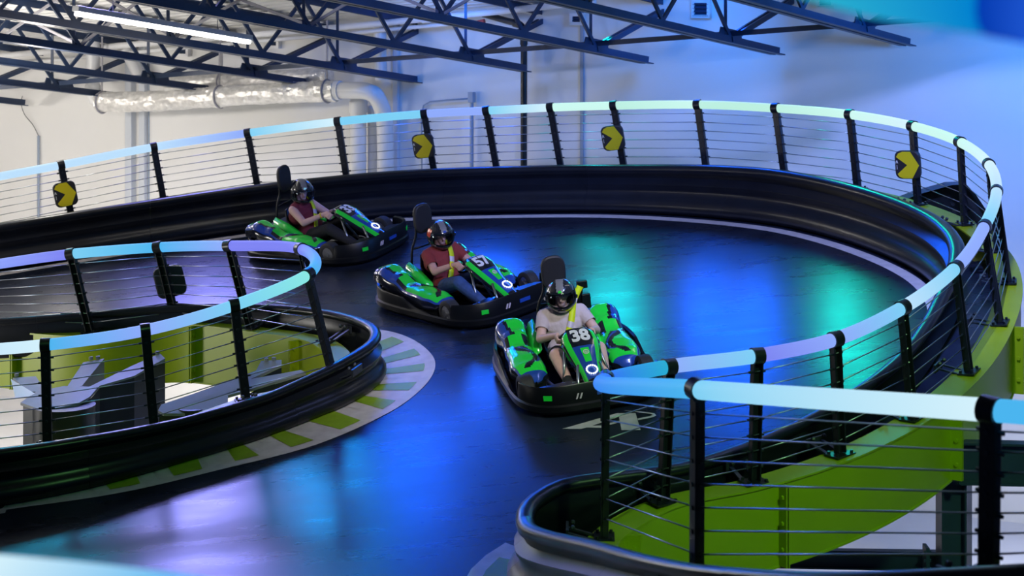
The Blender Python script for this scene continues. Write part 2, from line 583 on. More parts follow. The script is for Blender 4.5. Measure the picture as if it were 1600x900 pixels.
# ------------------------------------------------------------------ roof joists and bridging
bridge_px = [-62, 90, 240, 395, 535, 735, 930, 1140, 1350, 1570]
nodes = []
for px in bridge_px:
    u = (px - 800) / FOC
    x = u * 25.5 / (1 - WALL_K * u)
    y = 25.5 + WALL_K * x
    nodes.append(V((x, y, roof_z(y))))
joist_words = ['leftmost roof joist, only its end in the corner', 'roof joist ending above the left wall, second from the left',
               'roof joist ending left of the foil ducts', 'roof joist crossing in front of the foil duct end',
               'roof joist reaching the grey wall conduit box', 'roof joist ending left of the black riser pipe',
               'roof joist ending over the middle of the back wall', 'roof joist ending left of the first louvre vent',
               'roof joist ending between the two louvre vents', 'rightmost roof joist behind the blurred upper rail']
for k, nd in enumerate(nodes):
    root = empty('roof_joist', nd, 'dark open web steel ' + joist_words[k], 'joist', 'roof joists')
    o = V(nd)
    up = V((0, 0, 1))
    side = jdn.cross(up).normalized()
    uu = side.cross(jdn)
    end = 0.72 if k != 4 else 1.5
    A = JD * end
    B = -JD * 11
    DEP = 1.0
    mb = MB()
    for s in (-1, 1):
        mb.bar(A + side * 0.03 * s + up * 0.05, B + side * 0.03 * s + up * 0.05, 0.014, 0.1)
        mb.bar(A + side * 0.075 * s, B + side * 0.075 * s, 0.1, 0.014)
    mb.build('bottom_chord', M['steel_blue'], root)
    mb = MB()
    for s in (-1, 1):
        mb.bar(JD * 1.2 + side * 0.03 * s + up * (DEP - 0.05), B + side * 0.03 * s + up * (DEP - 0.05), 0.014, 0.1)
        mb.bar(JD * 1.2 + side * 0.075 * s + up * DEP, B + side * 0.075 * s + up * DEP, 0.1, 0.014)
    mb.build('top_chord', M['steel_blue'], root)
    # end web, heavy double angle
    mb = MB()
    for s in (-1, 1):
        mb.bar(side * 0.035 * s + up * 0.06, JD * 1.12 + side * 0.035 * s + up * (DEP - 0.05), 0.035, 0.075)
    mb.build('end_web', M['steel_blue'], root)
    mb = MB()
    mb.plate([-JD * 0.12 + up * 0.2, JD * 0.16 + up * 0.2, JD * 0.2 + up * 0.02, -JD * 0.16 + up * 0.02], 0.016, side)
    mb.build('gusset_plate', M['steel_blue'], root)
    for q in range(12):
        c0 = -JD * (0.92 * q)
        m1 = MB()
        m1.bar(c0 + up * 0.06 + side * 0.02, c0 - JD * 0.46 + up * (DEP - 0.05) + side * 0.02, 0.03, 0.055)
        m1.build('diagonal_web', M['steel_blue'], root)
        m1 = MB()
        m1.bar(c0 - JD * 0.92 + up * 0.06 - side * 0.02, c0 - JD * 0.46 + up * (DEP - 0.05) - side * 0.02, 0.03, 0.055)
        m1.build('diagonal_web', M['steel_blue'], root)
        if q % 2 == 0:
            m1 = MB()
            m1.bar(c0 - JD * 0.06 + up * 0.06, c0 - JD * 0.06 + up * (DEP - 0.05), 0.04, 0.04, up=(1, 0, 0))
            m1.build('vertical_web', M['steel_blue'], root)
bridge_words = ['the leftmost roof joist to its neighbour', 'the second and third roof joists from the left', 'the two joists above the left end of the foil ducts',
                'the two joists above the right end of the foil ducts', 'the conduit box joist to the one right of it', 'the two joists on either side of the black riser pipe',
                'the two joists left of the first louvre vent', 'the two joists below the louvre vents', 'the last two roof joists, behind the blurred upper rail']
for k in range(len(nodes) - 1):
    a, b = nodes[k], nodes[k + 1]
    root = empty('bridging_bar', a, 'dark steel bridging bar tying ' + bridge_words[k], 'bridging', 'bridging between roof joists')
    mb = MB()
    up = V((0, 0, 1))
    mb.bar(up * 0.13, b - a + up * 0.13, 0.012, 0.07)
    mb.bar(up * 0.16, b - a + up * 0.16, 0.07, 0.012)
    mb.build('angle', M['steel_blue'], root)
    # crossed bracing between this joist and the next, one bay nearer
    ca, cb = a - JD * 1.84, b - JD * 1.84
    mb = MB()
    mb.bar(ca - a + up * 0.1, cb - a + up * 0.95, 0.035, 0.035)
    mb.build('cross_brace', M['steel_grey'], root)
    mb = MB()
    mb.bar(ca - a + up * 0.95, cb - a + up * 0.1, 0.035, 0.035)
    mb.build('cross_brace', M['steel_grey'], root)

gx0, gx1, gy = -0.5, 11.0, 18.6  # beam added out of view to cut off the wall wash
root = empty('wall_shade_beam', (5, gy, 7.5), 'dark steel roof girder crossing under the deck above the right bend', 'beam')
mb = MB()
mb.box(((gx0 + gx1) / 2 - 5, 0, 0.55), gx1 - gx0, 0.02, 0.82)
for zz in (0.14, 0.96): mb.box(((gx0 + gx1) / 2 - 5, 0, zz), gx1 - gx0, 0.18, 0.02)
mb.build('girder', M['steel_blue'], root)

# ------------------------------------------------------------------ strip lights, ducts, pipes, louvres
def strip_light(a, b, label, wid=0.13):
    root = empty('strip_light', (V(a) + V(b)) / 2, label, 'light', 'strip lights under the roof')
    o = root.location
    mb = MB()
    mb.bar(V(a) - o + V((0, 0, 0.06)), V(b) - o + V((0, 0, 0.06)), wid, 0.07)
    mb.build('housing', M['white_metal'], root, bevel=0.008)
    mb = MB()
    d = (V(b) - V(a)).normalized() * 0.02
    mb.bar(V(a) - o + d, V(b) - o - d, wid * 0.8, 0.055)
    mb.build('lens', M['strip'], root, bevel=0.012)
    for t in (0.2, 0.8):
        p = V(a).lerp(V(b), t) - o
        mb = MB()
        mb.cyl(p + V((0, 0, 0.09)), p + V((0, 0, 0.55)), 0.006, 6)
        mb.build('hanger', M['steel_grey'], root)


sa = at(390, 66, 24.0)
strip_light(sa - JD * 1.62, sa, 'lit white strip light hanging at the upper left of the roof')
sb = at(1346, 1, 19.5)
strip_light(sb - JD * 1.5, sb, 'lit white strip light at the upper right, only its end in view')


def foil_duct(label, pts, r, straps, seed):
    root = empty('foil_duct', pts[0], label, 'duct')
    rnd = random.Random(seed)
    o = V(pts[0])
    path = resample(pts, 0.032)
    rows = []
    for i, p in enumerate(path):
        t = (path[min(i + 1, len(path) - 1)] - path[max(i - 1, 0)]).normalized()
        s = V((0, 0, 1)) - t * t.z
        s.normalize()
        q = t.cross(s)
        row = []
        for k in range(30):
            an = 2 * PI * k / 30
            rr = r * (1 + 0.11 * mnoise.noise(V((i * 0.16, math.cos(an) * 2.4, math.sin(an) * 2.4 + seed))) + 0.12 * abs(mnoise.noise(V((i * 0.42, math.cos(an) * 1.7, math.sin(an) * 1.7)))) - 0.03)
            row.append(p - o + s * rr * math.cos(an) + q * rr * math.sin(an))
        rows.append(row)
    mb = MB()
    mb.grid(rows, closed_u=True)
    mb.add(rows[0], [list(range(30))])
    mb.add(rows[-1], [list(range(30))])
    mb.build('foil_wrap', M['foil'], root, smooth=True, autosmooth=14)
    for t in straps:
        i = int(t * (len(path) - 1))
        p, p2 = path[i] - o, path[min(i + 1, len(path) - 1)] - o
        d = (p2 - p).normalized()
        mb = MB()
        s = V((0, 0, 1)) - d * d.z
        s.normalize()
        q = d.cross(s)
        ring = [p + s * (r * 1.08 * math.cos(a * PI / 12)) + q * (r * 1.08 * math.sin(a * PI / 12)) for a in range(24)]
        mb.tube(ring, 0.016, 6, closed=True)
        mb.bar(p + s * r, p + V((0, 0, 1.1)), 0.012, 0.03, up=d)
        mb.build('strap', M['steel_grey'], root)


def wpt(px, py, off): return wall_pt(px, py, off)


foil_duct('front thick crumpled foil wrapped duct along the left wall', [wpt(155, 160, 0.9), wpt(250, 158, 0.9), wpt(400, 147, 0.9), wpt(525, 142, 0.9)], 0.165, (0.02, 0.53, 0.97), 3)
foil_duct('rear thinner foil wrapped duct behind the thick one', [wpt(262, 131, 0.45), wpt(390, 126, 0.45), wpt(515, 119, 0.45)], 0.14, (0.35,), 9)


def pipe(name, label, pts, r, m, group=None, fittings=(), cat='pipe'):
    root = empty(name, pts[0], label, cat, group)
    o = V(pts[0])
    path = join_segs(catmull([V(p) - o for p in pts], 6)) if len(pts) > 2 else [V(p) - o for p in pts]
    mb = MB()
    mb.tube(path, r, 14)
    mb.build('run', m, root, smooth=True, autosmooth=50)
    for (a, b) in fittings:
        mb = MB()
        mb.cyl(V(a) - o, V(b) - o, r * 1.16, 14)
        mb.build('coupling', m, root, smooth=True, autosmooth=50)
    return root


W_ = wpt
pipe('vent_pipe', 'white elbow pipe rising from the left end of the foil duct', [W_(145, 40, 0.9), W_(145, 110, 0.9), W_(145.5, 140, 0.9), W_(149, 155, 0.9), W_(160, 160, 0.9)], 0.115, M['pvc'], fittings=[(W_(145, 142, 0.9), W_(145, 133, 0.9))])
pipe('vent_pipe', 'white slanting pipe behind the foil duct at upper left', [W_(196, 78, 0.4), W_(208, 100, 0.4), W_(220, 126, 0.4)], 0.10, M['pvc'])
pipe('vent_pipe', 'bluish white elbow pipe at the right end of the foil duct', [W_(519, 141, 0.9), W_(545, 141, 0.9), W_(570, 142, 0.9), W_(584, 147, 0.85), W_(592, 158, 0.7), W_(600, 182, 0.5), W_(602, 215, 0.4), W_(602, 300, 0.4), W_(602, 500, 0.4)], 0.13, M['pvc'], fittings=[(W_(532, 141, 0.9), W_(522, 141, 0.9))])
pipe('vent_pipe', 'white upright pipe standing on the left wall below the elbow', [W_(560, 152, 0.45), W_(560, 300, 0.45), W_(560, 560, 0.45)], 0.125, M['pvc'], fittings=[(W_(560, 158, 0.45), W_(560, 176, 0.45))])
pipe('vent_pipe', 'thinner white upright pipe between the two thick ones', [W_(583, 165, 0.2), W_(583, 300, 0.2), W_(583, 560, 0.2)], 0.09, M['pvc'])
pipe('vent_pipe', 'white upright pipe end above the foil ducts, behind the joists', [W_(594, 40, 0.3), W_(594, 90, 0.3), W_(596, 125, 0.3)], 0.10, M['pvc'])
pipe('sprinkler_riser', 'black riser pipe with an elbow on the back wall', [W_(755, 22, 0.3), W_(790, 32, 0.3), W_(812, 38, 0.3), W_(818, 46, 0.3), W_(818.5, 60, 0.3), W_(818.5, 160, 0.3), W_(818.5, 500, 0.3)], 0.05, M['post'], fittings=[(W_(818.5, 56, 0.3), W_(818.5, 70, 0.3)), (W_(803, 36, 0.3), W_(812, 38.5, 0.3))])
pipe('sprinkler_main', 'long white pipe running below the roof edge along the wall', [W_(-60, 92, 0.7), W_(250, 66, 0.7), W_(470, 48, 0.7), W_(700, 26, 0.7), W_(930, 2, 0.7)], 0.05, M['pvc'], fittings=[(W_(660, 31, 0.7), W_(672, 29.5, 0.7))])
pipe('sprinkler_main', 'thin white pipe under the long white roof edge pipe', [W_(-60, 108, 0.5), W_(250, 78, 0.5), W_(500, 56, 0.5), W_(740, 34, 0.5)], 0.03, M['pvc'])
pipe('red_pipe', 'short red pipe piece beside the roof edge', [W_(728, 34, 0.6), W_(742, 36, 0.6), W_(757, 33, 0.6)], 0.035, M['red_paint'])
pipe('wall_conduit', 'thin grey conduit climbing the bright left wall', [W_(60, 212, 0.05), W_(60, 330, 0.05), W_(60, 700, 0.05)], 0.022, M['light_blue_pipe'], cat='conduit')
pipe('wall_conduit', 'thin loose wire curling above the conduit on the left wall', [W_(60, 212, 0.06), W_(52, 196, 0.08), W_(38, 178, 0.1), W_(33, 160, 0.1), W_(35, 150, 0.1)], 0.006, M['post'], cat='wire')
root = empty('junction_box', W_(737, 152, 0.12), 'grey junction box with a conduit on the middle wall', 'conduit')
o = root.location
mb = MB(); mb.box((0, 0, 0), 0.09, 0.1, 0.16, WD, WN); mb.build('box', M['light_blue_pipe'], root, bevel=0.008)
mb = MB(); mb.cyl((0, 0, -0.08), W_(737, 420, 0.12) - o, 0.03, 10); mb.build('conduit', M['light_blue_pipe'], root, smooth=True, autosmooth=50)
mb = MB(); mb.tube([W_(733, 154, 0.1) - o, W_(705, 156, 0.1) - o, W_(672, 159, 0.1) - o, W_(662, 165, 0.1) - o, W_(659, 176, 0.1) - o, W_(659, 300, 0.1) - o], 0.013, 8); mb.build('flexible_conduit', M['light_blue_pipe'], root, smooth=True)


def louvre(label, px, py, wpx, hpx):
    c = wall_pt(px, py, 0.05)
    d = c.y
    ww, hh = wpx / FOC * d, hpx / FOC * d
    root = empty('wall_louvre', c, label, 'vent', 'louvre vents on the wall')
    mb = MB()
    t = 0.05
    for s in (-1, 1):
        mb.box(V((0, 0, s * hh / 2)), ww + t, 0.1, t, WD, WN)
        mb.box(WD * (s * ww / 2), t, 0.1, hh, WD, WN)
    mb.build('frame', M['white_metal'], root, bevel=0.005)
    mb = MB(); mb.box(WN * 0.0, ww, 0.02, hh, WD, WN); mb.build('back_plate', M['steel_dark'], root)
    for q in range(4):
        mb = MB()
        zz = -hh / 2 + hh * (q + 0.5) / 4
        mb.box(V((0, 0, zz)) + WN * 0.035, ww, 0.006, hh / 4.5, WD, (WN + V((0, 0, 0.8))).normalized(), (V((0, 0, 1)) - WN * 0.8).normalized())
        mb.build('slat', M['steel_blue'], root)


louvre('small louvre vent high on the wall, left of the pair', 1096, 14, 26, 24)
louvre('small louvre vent high on the wall, right of the pair', 1291, -1, 24, 24)
louvre('dark square vent on the wall above the foil ducts', 429, 66, 16, 15)
louvre('grey wall box high beside the right panel joint', 902, 30, 18, 14)
louvre('white framed vent behind the joists at the far left', 287, 80, 18, 12)

# ------------------------------------------------------------------ colours of the glowing rail tubes
def mixc(a, b, t): return tuple(x * (1 - t) + y * t for x, y in zip(a, b))


PALE = (0.5, 0.74, 0.97)
WHITEC = (0.66, 0.88, 0.97)
CYAN = (0.07, 0.46, 0.86)
CYANP = (0.2, 0.62, 0.9)
TEALC = (0.02, 0.42, 0.62)
LILAC = (0.2, 0.22, 0.88)
LILACP = (0.27, 0.4, 0.95)
BLUEC = (0.03, 0.16, 0.9)
MINT = (0.25, 0.82, 0.75)
MINTW = (0.6, 0.94, 0.86)
LIMEW = (0.5, 0.86, 0.74)


def railing(name, label, posts, colors, track_side, cables=7, post_w=0.085, no_post=(), base_rise=0.3, group=None, tube_r=0.055, brackets=True):
    """posts: list of (column, row of the tube centre, distance, lean in degrees)."""
    R = [at(p[0], p[1], p[2]) for p in posts]
    B = []
    for pi, (p, r) in enumerate(zip(posts, R)):
        rise = base_rise[pi] if isinstance(base_rise, (list, tuple)) else base_rise
        d = V((math.tan(math.radians(p[3])), 0.05, -1))
        t = 0.9
        for _ in range(12):
            q = r + d * t
            err = q.z - (track_z(q.x, q.y) + rise)
            t += err * 0.8
        B.append(r + d * t)
    root = empty(name, B[len(B) // 2], label, 'railing', group)
    o = V(root.location)
    segs = catmull(R, 10)
    bseg = catmull(B, 10)
    # tube segments, one glowing piece between two posts
    for i, sg in enumerate(segs):
        mb = MB()
        mb.tube([p - o for p in sg], tube_r, 16)
        ob = mb.build('rail_tube', M['tube'], root, smooth=True, autosmooth=60)
        c0, c1 = colors[i % len(colors)]
        me = ob.data
        at_ = me.color_attributes.new('glow', 'FLOAT_COLOR', 'POINT')
        ns = len(sg)
        for vi in range(len(me.vertices)):
            t = min((vi // 16) / (ns - 1), 1)
            cc = mixc(c0, c1, t)
            at_.data[vi].color = (*cc, 1)
    frames = []
    for i, (r, b) in enumerate(zip(R, B)):
        up = (r - b).normalized()
        t = R[min(i + 1, len(R) - 1)] - R[max(i - 1, 0)]
        t = (t - up * t.dot(up)).normalized()
        n = up.cross(t).normalized() * (1 if track_side > 0 else -1)   # towards the track
        frames.append((up, t, n))
        if i in no_post: continue
        H = (r - b).length
        mb = MB()
        wt, wn, th = post_w, 0.06, 0.012
        mb.box((b + r) / 2 - o + n * (wn / 2 - th / 2), wt, th, H - 0.03, t, n, up)
        for s in (-1, 1):
            mb.box((b + r) / 2 - o + t * (s * (wt / 2 - th / 2)) - n * (th / 2), th, wn - th, H - 0.03, t, n, up)
        po = mb.build('post', M['post'], root, bevel=0.004)
        mb = MB()
        mb.cyl(r - t * 0.045 - o, r + t * 0.045 - o, tube_r * 1.2, 18)
        mb.build('clamp', M['post'], po, smooth=True, autosmooth=50)
        mb = MB()
        mb.box(b - o + up * 0.006, 0.2, 0.15, 0.014, t, n, up)
        for s in (-1, 1):
            for s2 in (-1, 1):
                mb.cyl(b - o + t * (0.075 * s) + n * (0.05 * s2) + up * 0.01, b - o + t * (0.075 * s) + n * (0.05 * s2) + up * 0.035, 0.013, 6)
        mb.build('base_plate', M['post'], po)
        mb = MB()
        for k in range(1, cables + 1):
            q = b.lerp(r, k / (cables + 1)) - o
            for s in (-1, 1):
                mb.cyl(q + t * (s * wt / 2), q + t * (s * (wt / 2 + 0.03)), 0.010, 6)
            mb.cyl(q + n * (wn / 2), q + n * (wn / 2 + 0.008), 0.014, 6)
        tag(mb.build('cable_fittings', M['steel_dark'], po), kind='stuff')
        if brackets:
            mb = MB()
            for s in (-1, 1):
                mb.bar(b - o + t * (0.06 * s) - up * 0.02, b - o + t * (0.06 * s) + n * 0.27 + up * 0.05, 0.035, 0.014)
            mb.bar(b - o + n * 0.27 + up * 0.05 - t * 0.1, b - o + n * 0.27 + up * 0.05 + t * 0.1, 0.02, 0.07)
            for s in (-1, 1):
                mb.ball(b - o + n * 0.23 + t * (0.06 * s) + up * 0.09, 0.02, nu=6, nv=4)
            mb.build('barrier_bracket', M['steel_dark'], po)
    for k in range(1, cables + 1):
        f = k / (cables + 1)
        pts = [b.lerp(r, f) - o for r, b in zip(R, B)]
        mb = MB()
        for a, b2 in zip(pts, pts[1:]):
            mb.tube([a, b2], 0.0052, 5)
        mb.build('cable', M['cable'], root, smooth=True)
    return root, R, B, frames


def dist_rise(px, py, rise):
    u = (px - 800) / FOC
    return (6.153 - rise) / (py / FOC + 0.1 * u + 0.1429)


OUT = [(-210, 318, None, 11), (-60, 287, None, 11), (95, 258, None, 11), (240, 230, None, 10), (387, 208, None, 10), (528, 190, None, 8.5), (663, 178, None, 9.5), (760, 173, None, 10), (860, 168, None, 10),
       (959, 165, None, 9.5), (1090, 163.5, None, 8), (1212, 169, None, 8), (1328, 179, None, 6.5), (1426, 197, None, 4.5), (1500, 222, None, 4), (1545, 257, None, 6),
       (1557, 299, None, 8.5), (1538, 354, None, 10), (1493, 419, None, 8), (1410, 481, None, 6), (1305, 530, None, 3), (1183, 556, 13.7, -0.8), (1045, 573, 13.5, -2),
       (947, 594, 13.0, -0.5), (1090, 609, 10.2, 0), (1548, 641, 8.26, 0), (2250, 690, 7.2, 0)]
OUT = [(a, b, d if d else dist_rise(a, b, 0.3 + 0.93 - (0.12 if a < 450 else 0)), l) for a, b, d, l in OUT]
OUTC = [(PALE, PALE), (PALE, PALE), (PALE, PALE), (PALE, LILACP), (CYANP, WHITEC), (CYANP, CYANP), (LILACP, LILACP), (CYANP, WHITEC), (MINTW, MINTW),
        (LIMEW, MINTW), (LIMEW, LIMEW), (LIMEW, MINTW), (MINTW, WHITEC), (MINTW, MINTW), (MINTW, WHITEC), (WHITEC, PALE), (PALE, CYANP), (LILACP, LILACP), (CYANP, PALE),
        (CYANP, LILACP), (LILACP, LILAC), (CYANP, LILACP), (TEALC, BLUEC), (BLUEC, CYAN), (CYANP, WHITEC), (CYAN, CYAN)]
out_root, OR, OB, OF = railing('guard_railing', 'long post and cable railing with glowing tube round the outer bend', OUT, OUTC, -1)

ISL = [(-260, 448, 20.6, 12), (-60, 421, 20.0, 13), (111, 397, 19.3, 13), (247, 386.5, 19.4, 13), (358, 384, 18.9, 14), (470, 389, 18.2, 14), (481, 429, 17.1, 13.5), (366, 477, 16.9, 6.5), (227, 516, 16.6, 4.5), (71, 539, 16.45, 0.5), (-110, 552, 16.4, 0), (-300, 560, 16.5, 0)]
ISLC = [(LILAC, LILAC), (LILACP, LILAC), (CYANP, CYAN), (CYAN, LILACP), (LILAC, LILAC), (LILAC, CYAN), (MINT, CYANP), (CYANP, LILACP), (LILACP, CYAN), (WHITEC, PALE), (CYAN, CYAN)]
isl_root, IR, IB, IF = railing('guard_railing', 'post and cable railing with glowing tube round the left island', ISL, ISLC, 1, base_rise=[0.25] * 7 + [0.2] + [0.12] * 4)


# ------------------------------------------------------------------ blurred rails close to the camera
def near_rail(label, pts, cols, clamps, r=0.055):
    P = [at(*p) for p in pts]
    root = empty('foreground_railing', P[0], label, 'railing')
    o = V(P[0])
    segs = catmull(P, 10)
    for i, sg in enumerate(segs):
        mb = MB()
        mb.tube([p - o for p in sg], r, 18)
        ob = mb.build('rail_tube', M['tube'], root, smooth=True, autosmooth=60)
        ca = ob.data.color_attributes.new('glow', 'FLOAT_COLOR', 'POINT')
        for vi in range(len(ob.data.vertices)):
            cc = mixc(cols[i][0], cols[i][1], min((vi // 18) / (len(sg) - 1), 1))
            ca.data[vi].color = (*cc, 1)
    for (j, ln) in clamps:
        p = P[j] - o
        t = (P[min(j + 1, len(P) - 1)] - P[max(j - 1, 0)]).normalized()
        mb = MB()
        mb.cyl(p - t * 0.02, p + t * 0.02, r * 1.1, 18)
        cl = mb.build('clamp', M['post'], root, smooth=True, autosmooth=50)
        if not ln: continue
        mb = MB()
        mb.box(p + V((0, 0, ln / 2)), 0.085, 0.06, abs(ln))
        mb.build('post', M['post'], root, bevel=0.004)
    return root


near_rail('blurred glowing rail tube at the lower left, nearest the viewer', [(-500, 905, 3.3), (-200, 906, 3.2), (0, 919, 3.1), (300, 955, 3.0), (700, 1040, 2.9)],
          [(CYANP, CYANP), (CYANP, WHITEC), (WHITEC, CYAN), (CYAN, BLUEC)], [(0, -1.0), (4, -1.0)])
near_rail('blurred teal and blue rail tube crossing the upper right corner', [(1150, -110, 2.5), (1330, -44, 2.35), (1556, -8, 2.2), (1760, 30, 2.1), (2000, 70, 2.0)],
          [(TEALC, TEALC), (TEALC, (0.0, 0.22, 0.62)), ((0.0, 0.04, 0.42), BLUEC), (BLUEC, BLUEC)], [], r=0.052)  # dark blue dip in the glow stands in for a clamp in blue light

# ------------------------------------------------------------------ edge beams: lime painted channel under the railing posts
def edge_beam(name, label, bases, frames, height, stiff, seg_step=0.35, lo=0, hi=None):
    pts = [V(p) for p in bases[lo:hi]]
    n3 = [f[2] for f in frames[lo:hi]]
    path = join_segs(catmull(pts, 10))
    npath = []
    for i in range(len(n3) - 1):
        for k in range(10): npath.append(n3[i].lerp(n3[i + 1], k / 10).normalized())
    npath.append(n3[-1])
    root = empty(name, path[len(path) // 2], label, 'beam')
    o = V(root.location)
    dn = V((0, 0, -1))
    rows_t, rows_w, rows_b = [], [], []
    for p, n in zip(path, npath):
        n = V((n.x, n.y, 0)).normalized()
        q = p - o
        tz = V((0, 0, -0.003))
        inn, outp = q + n * 0.13 + tz, q - n * 0.13 + tz
        rows_t.append([inn, outp, outp + dn * 0.016, inn + dn * 0.016])
        w0 = q - n * 0.10 + dn * 0.02
        w1 = q - n * 0.114 + dn * 0.02
        rows_w.append([w0, w1, w1 + dn * height, w0 + dn * height])
        b0 = q + n * 0.02 + dn * (height + 0.02)
        b1 = q - n * 0.125 + dn * (height + 0.02)
        rows_b.append([b0, b1, b1 + dn * 0.016, b0 + dn * 0.016])
    for nm, rows in (('top_flange', rows_t), ('web', rows_w), ('bottom_flange', rows_b)):
        mb = MB()
        mb.grid(rows, closed_u=True)
        mb.add(rows[0], [[0, 1, 2, 3]])
        mb.add(rows[-1], [[0, 1, 2, 3]])
        mb.build(nm, M['lime'], root, smooth=True, autosmooth=35)
    for i in stiff:
        if i >= len(path): continue
        p, n = path[i] - o, npath[i]
        n = V((n.x, n.y, 0)).normalized()
        t = n.cross(V((0, 0, 1)))
        mb = MB()
        for s in (-1, 1):
            mb.box(p - n * 0.16 + dn * (height / 2 + 0.02) + t * 0.012 * s, 0.012, 0.11, height, t, n, V((0, 0, 1)))
            for h in (0.18, 0.5, 0.82):
                mb.cyl(p - n * 0.17 + dn * (height * h) + t * 0.018 * s, p - n * 0.17 + dn * (height * h) + t * 0.034 * s, 0.018, 6)
        mb.build('splice_plate', M['lime'], root)
    return root


edge_beam('edge_beam', 'lime painted curved steel edge beam under the outer bend railing', OB, OF, 0.62, [115, 138, 170, 186, 208, 228], lo=0, hi=None)
edge_beam('edge_beam', 'lime painted curved steel edge beam lining the left island opening', IB, IF, 0.6, [14, 33, 47, 58, 75], lo=0, hi=None)

# ------------------------------------------------------------------ crash barriers: black plastic panels with a rolled top
PROF = [(0.00, 0.00), (-0.05, 0.02), (-0.085, 0.07), (-0.08, 0.13), (-0.045, 0.17), (-0.005, 0.205), (0.0, 0.25), (-0.03, 0.285), (-0.035, 0.31), (0.01, 0.345),
        (0.035, 0.37), (0.02, 0.40), (-0.01, 0.425), (-0.025, 0.455), (-0.02, 0.485), (0.01, 0.505), (0.05, 0.512), (0.085, 0.50), (0.105, 0.47), (0.10, 0.44), (0.085, 0.42), (0.075, 0.425), (0.085, 0.46), (0.05, 0.49), (0.02, 0.47), (0.05, 0.38), (0.05, 0.05)]


def barrier(label, base, away, panel=2.0, scale=1.0, zf=track_z, group=None, prof=PROF, skip=None):
    path = resample(join_segs(catmull([V((x, y, 0)) for x, y in base], 10)), 0.14)
    nn = normals2d(path)
    root = empty('crash_barrier', (path[len(path) // 2].x, path[len(path) // 2].y, zf(path[len(path) // 2].x, path[len(path) // 2].y)), label, 'barrier', group)
    o = V(root.location)
    step = int(panel / 0.14)
    i = 0
    while i < len(path) - 1:
        j = min(i + step, len(path) - 1)
        if len(path) - 1 - j < 3: j = len(path) - 1
        rows = []
        for k in range(i, j + 1):
            p = path[k]
            q = V((p.x, p.y, zf(p.x, p.y)))
            n = nn[k] * away
            if k == i and k > 0: q = q + (path[k + 1] - p) * 0.012
            sc_ = scale(p.x, p.y) if callable(scale) else scale
            rows.append([q + n * (a * sc_) + V((0, 0, h * sc_)) - o for a, h in prof])
        mb = MB()
        mb.grid(rows, closed_u=True)
        mb.add(rows[0], [list(range(len(prof)))])
        mb.add(rows[-1], [list(range(len(prof)))])
        mb.build('barrier_panel', M['rubber'], root, smooth=True, autosmooth=55)
        i = j
    return path, nn


OUTB = [(-10.5, 22.3), (-8.5, 22.7), (-6.67, 23.15), (-4.7, 23.65), (-3.36, 23.9), (-1.7, 23.92), (0, 23.5), (1.63, 22.85), (3.1, 21.8), (3.78, 20.9), (4.3, 19.75), (4.48, 18.9), (4.42, 18.0), (3.95, 16.8), (3.45, 15.85), (2.9, 15.1), (2.2, 14.42), (1.45, 13.95), (0.75, 13.72), (0.3, 13.55), (0.08, 13.25), (0.06, 12.9), (0.2, 12.4), (0.45, 11.5), (0.75, 10.3), (1.1, 9.2), (1.7, 8.0), (2.8, 7.2), (4.5, 6.8)]
def smooth(a, b, t):
    t = min(max((t - a) / (b - a), 0), 1)
    return t * t * (3 - 2 * t)


def out_scale(x, y):
    far = 0.74 + 0.16 * smooth(8.0, 11.5, y) + (0.3 + 0.12 * smooth(1.0, 3.2, x)) * smooth(15.5, 18.5, y)
    tip = 0.18 * smooth(1.4, 0.3, x) * smooth(9.0, 12.6, y) * (1 - smooth(15, 16, y))
    return far + tip


ob_path, ob_n = barrier('long black plastic crash barrier round the outer bend with rolled top', OUTB, 1, scale=out_scale)
def isl_scale(x, y):
    if y > 17.4: return 0.88
    tab = [(-4.8, 1.0), (-3.7, 0.90), (-3.0, 0.78), (-2.2, 0.76), (-1.5, 0.88)]
    if x <= tab[0][0]: return 1.0
    for (x0, s0), (x1, s1) in zip(tab, tab[1:]):
        if x <= x1: return s0 + (s1 - s0) * (x - x0) / (x1 - x0)
    return 0.88


ISLB = [(-11, 20.2), (-8.0, 19.9), (-6.5, 19.7), (-5.4, 19.55), (-4.77, 19.5), (-3.79, 19.45), (-2.95, 19.25), (-2.2, 18.9), (-1.65, 18.45), (-1.36, 18.0), (-1.33, 17.6), (-1.55, 17.15), (-1.9, 16.8), (-2.4, 16.4), (-3.0, 16.05), (-3.7, 15.7), (-4.5, 15.5), (-5.6, 15.45), (-7, 15.5), (-9, 15.6)]
ib_path, ib_n = barrier('black plastic crash barrier round the left island nose', ISLB, -1, scale=isl_scale)

# ------------------------------------------------------------------ track floor between the barriers
def inside(poly, x, y):
    c = False
    n = len(poly)
    j = n - 1
    for i in range(n):
        xi, yi = poly[i]
        xj, yj = poly[j]
        if (yi > y) != (yj > y) and x < (xj - xi) * (y - yi) / (yj - yi) + xi: c = not c
        j = i
    return c


outer_poly = [(p.x, p.y) for p in join_segs(catmull(OB, 6))]
outer_poly = [(a, b) for a, b in outer_poly if b > 9.0] + [(-11, 9.0), (-11, 23)]
isl_poly = [(p.x, p.y) for p in join_segs(catmull(IB, 6))] + [(-12, 15.6), (-12, 20.2)]
xs = [-10.8 + 0.12 * i for i in range(144)]
ys = [9.0 + 0.12 * i for i in range(128)]
tv, tf, idx = [], [], {}


def vid(i, j):
    if (i, j) not in idx:
        idx[(i, j)] = len(tv)
        tv.append((xs[i], ys[j], track_z(xs[i], ys[j])))
    return idx[(i, j)]


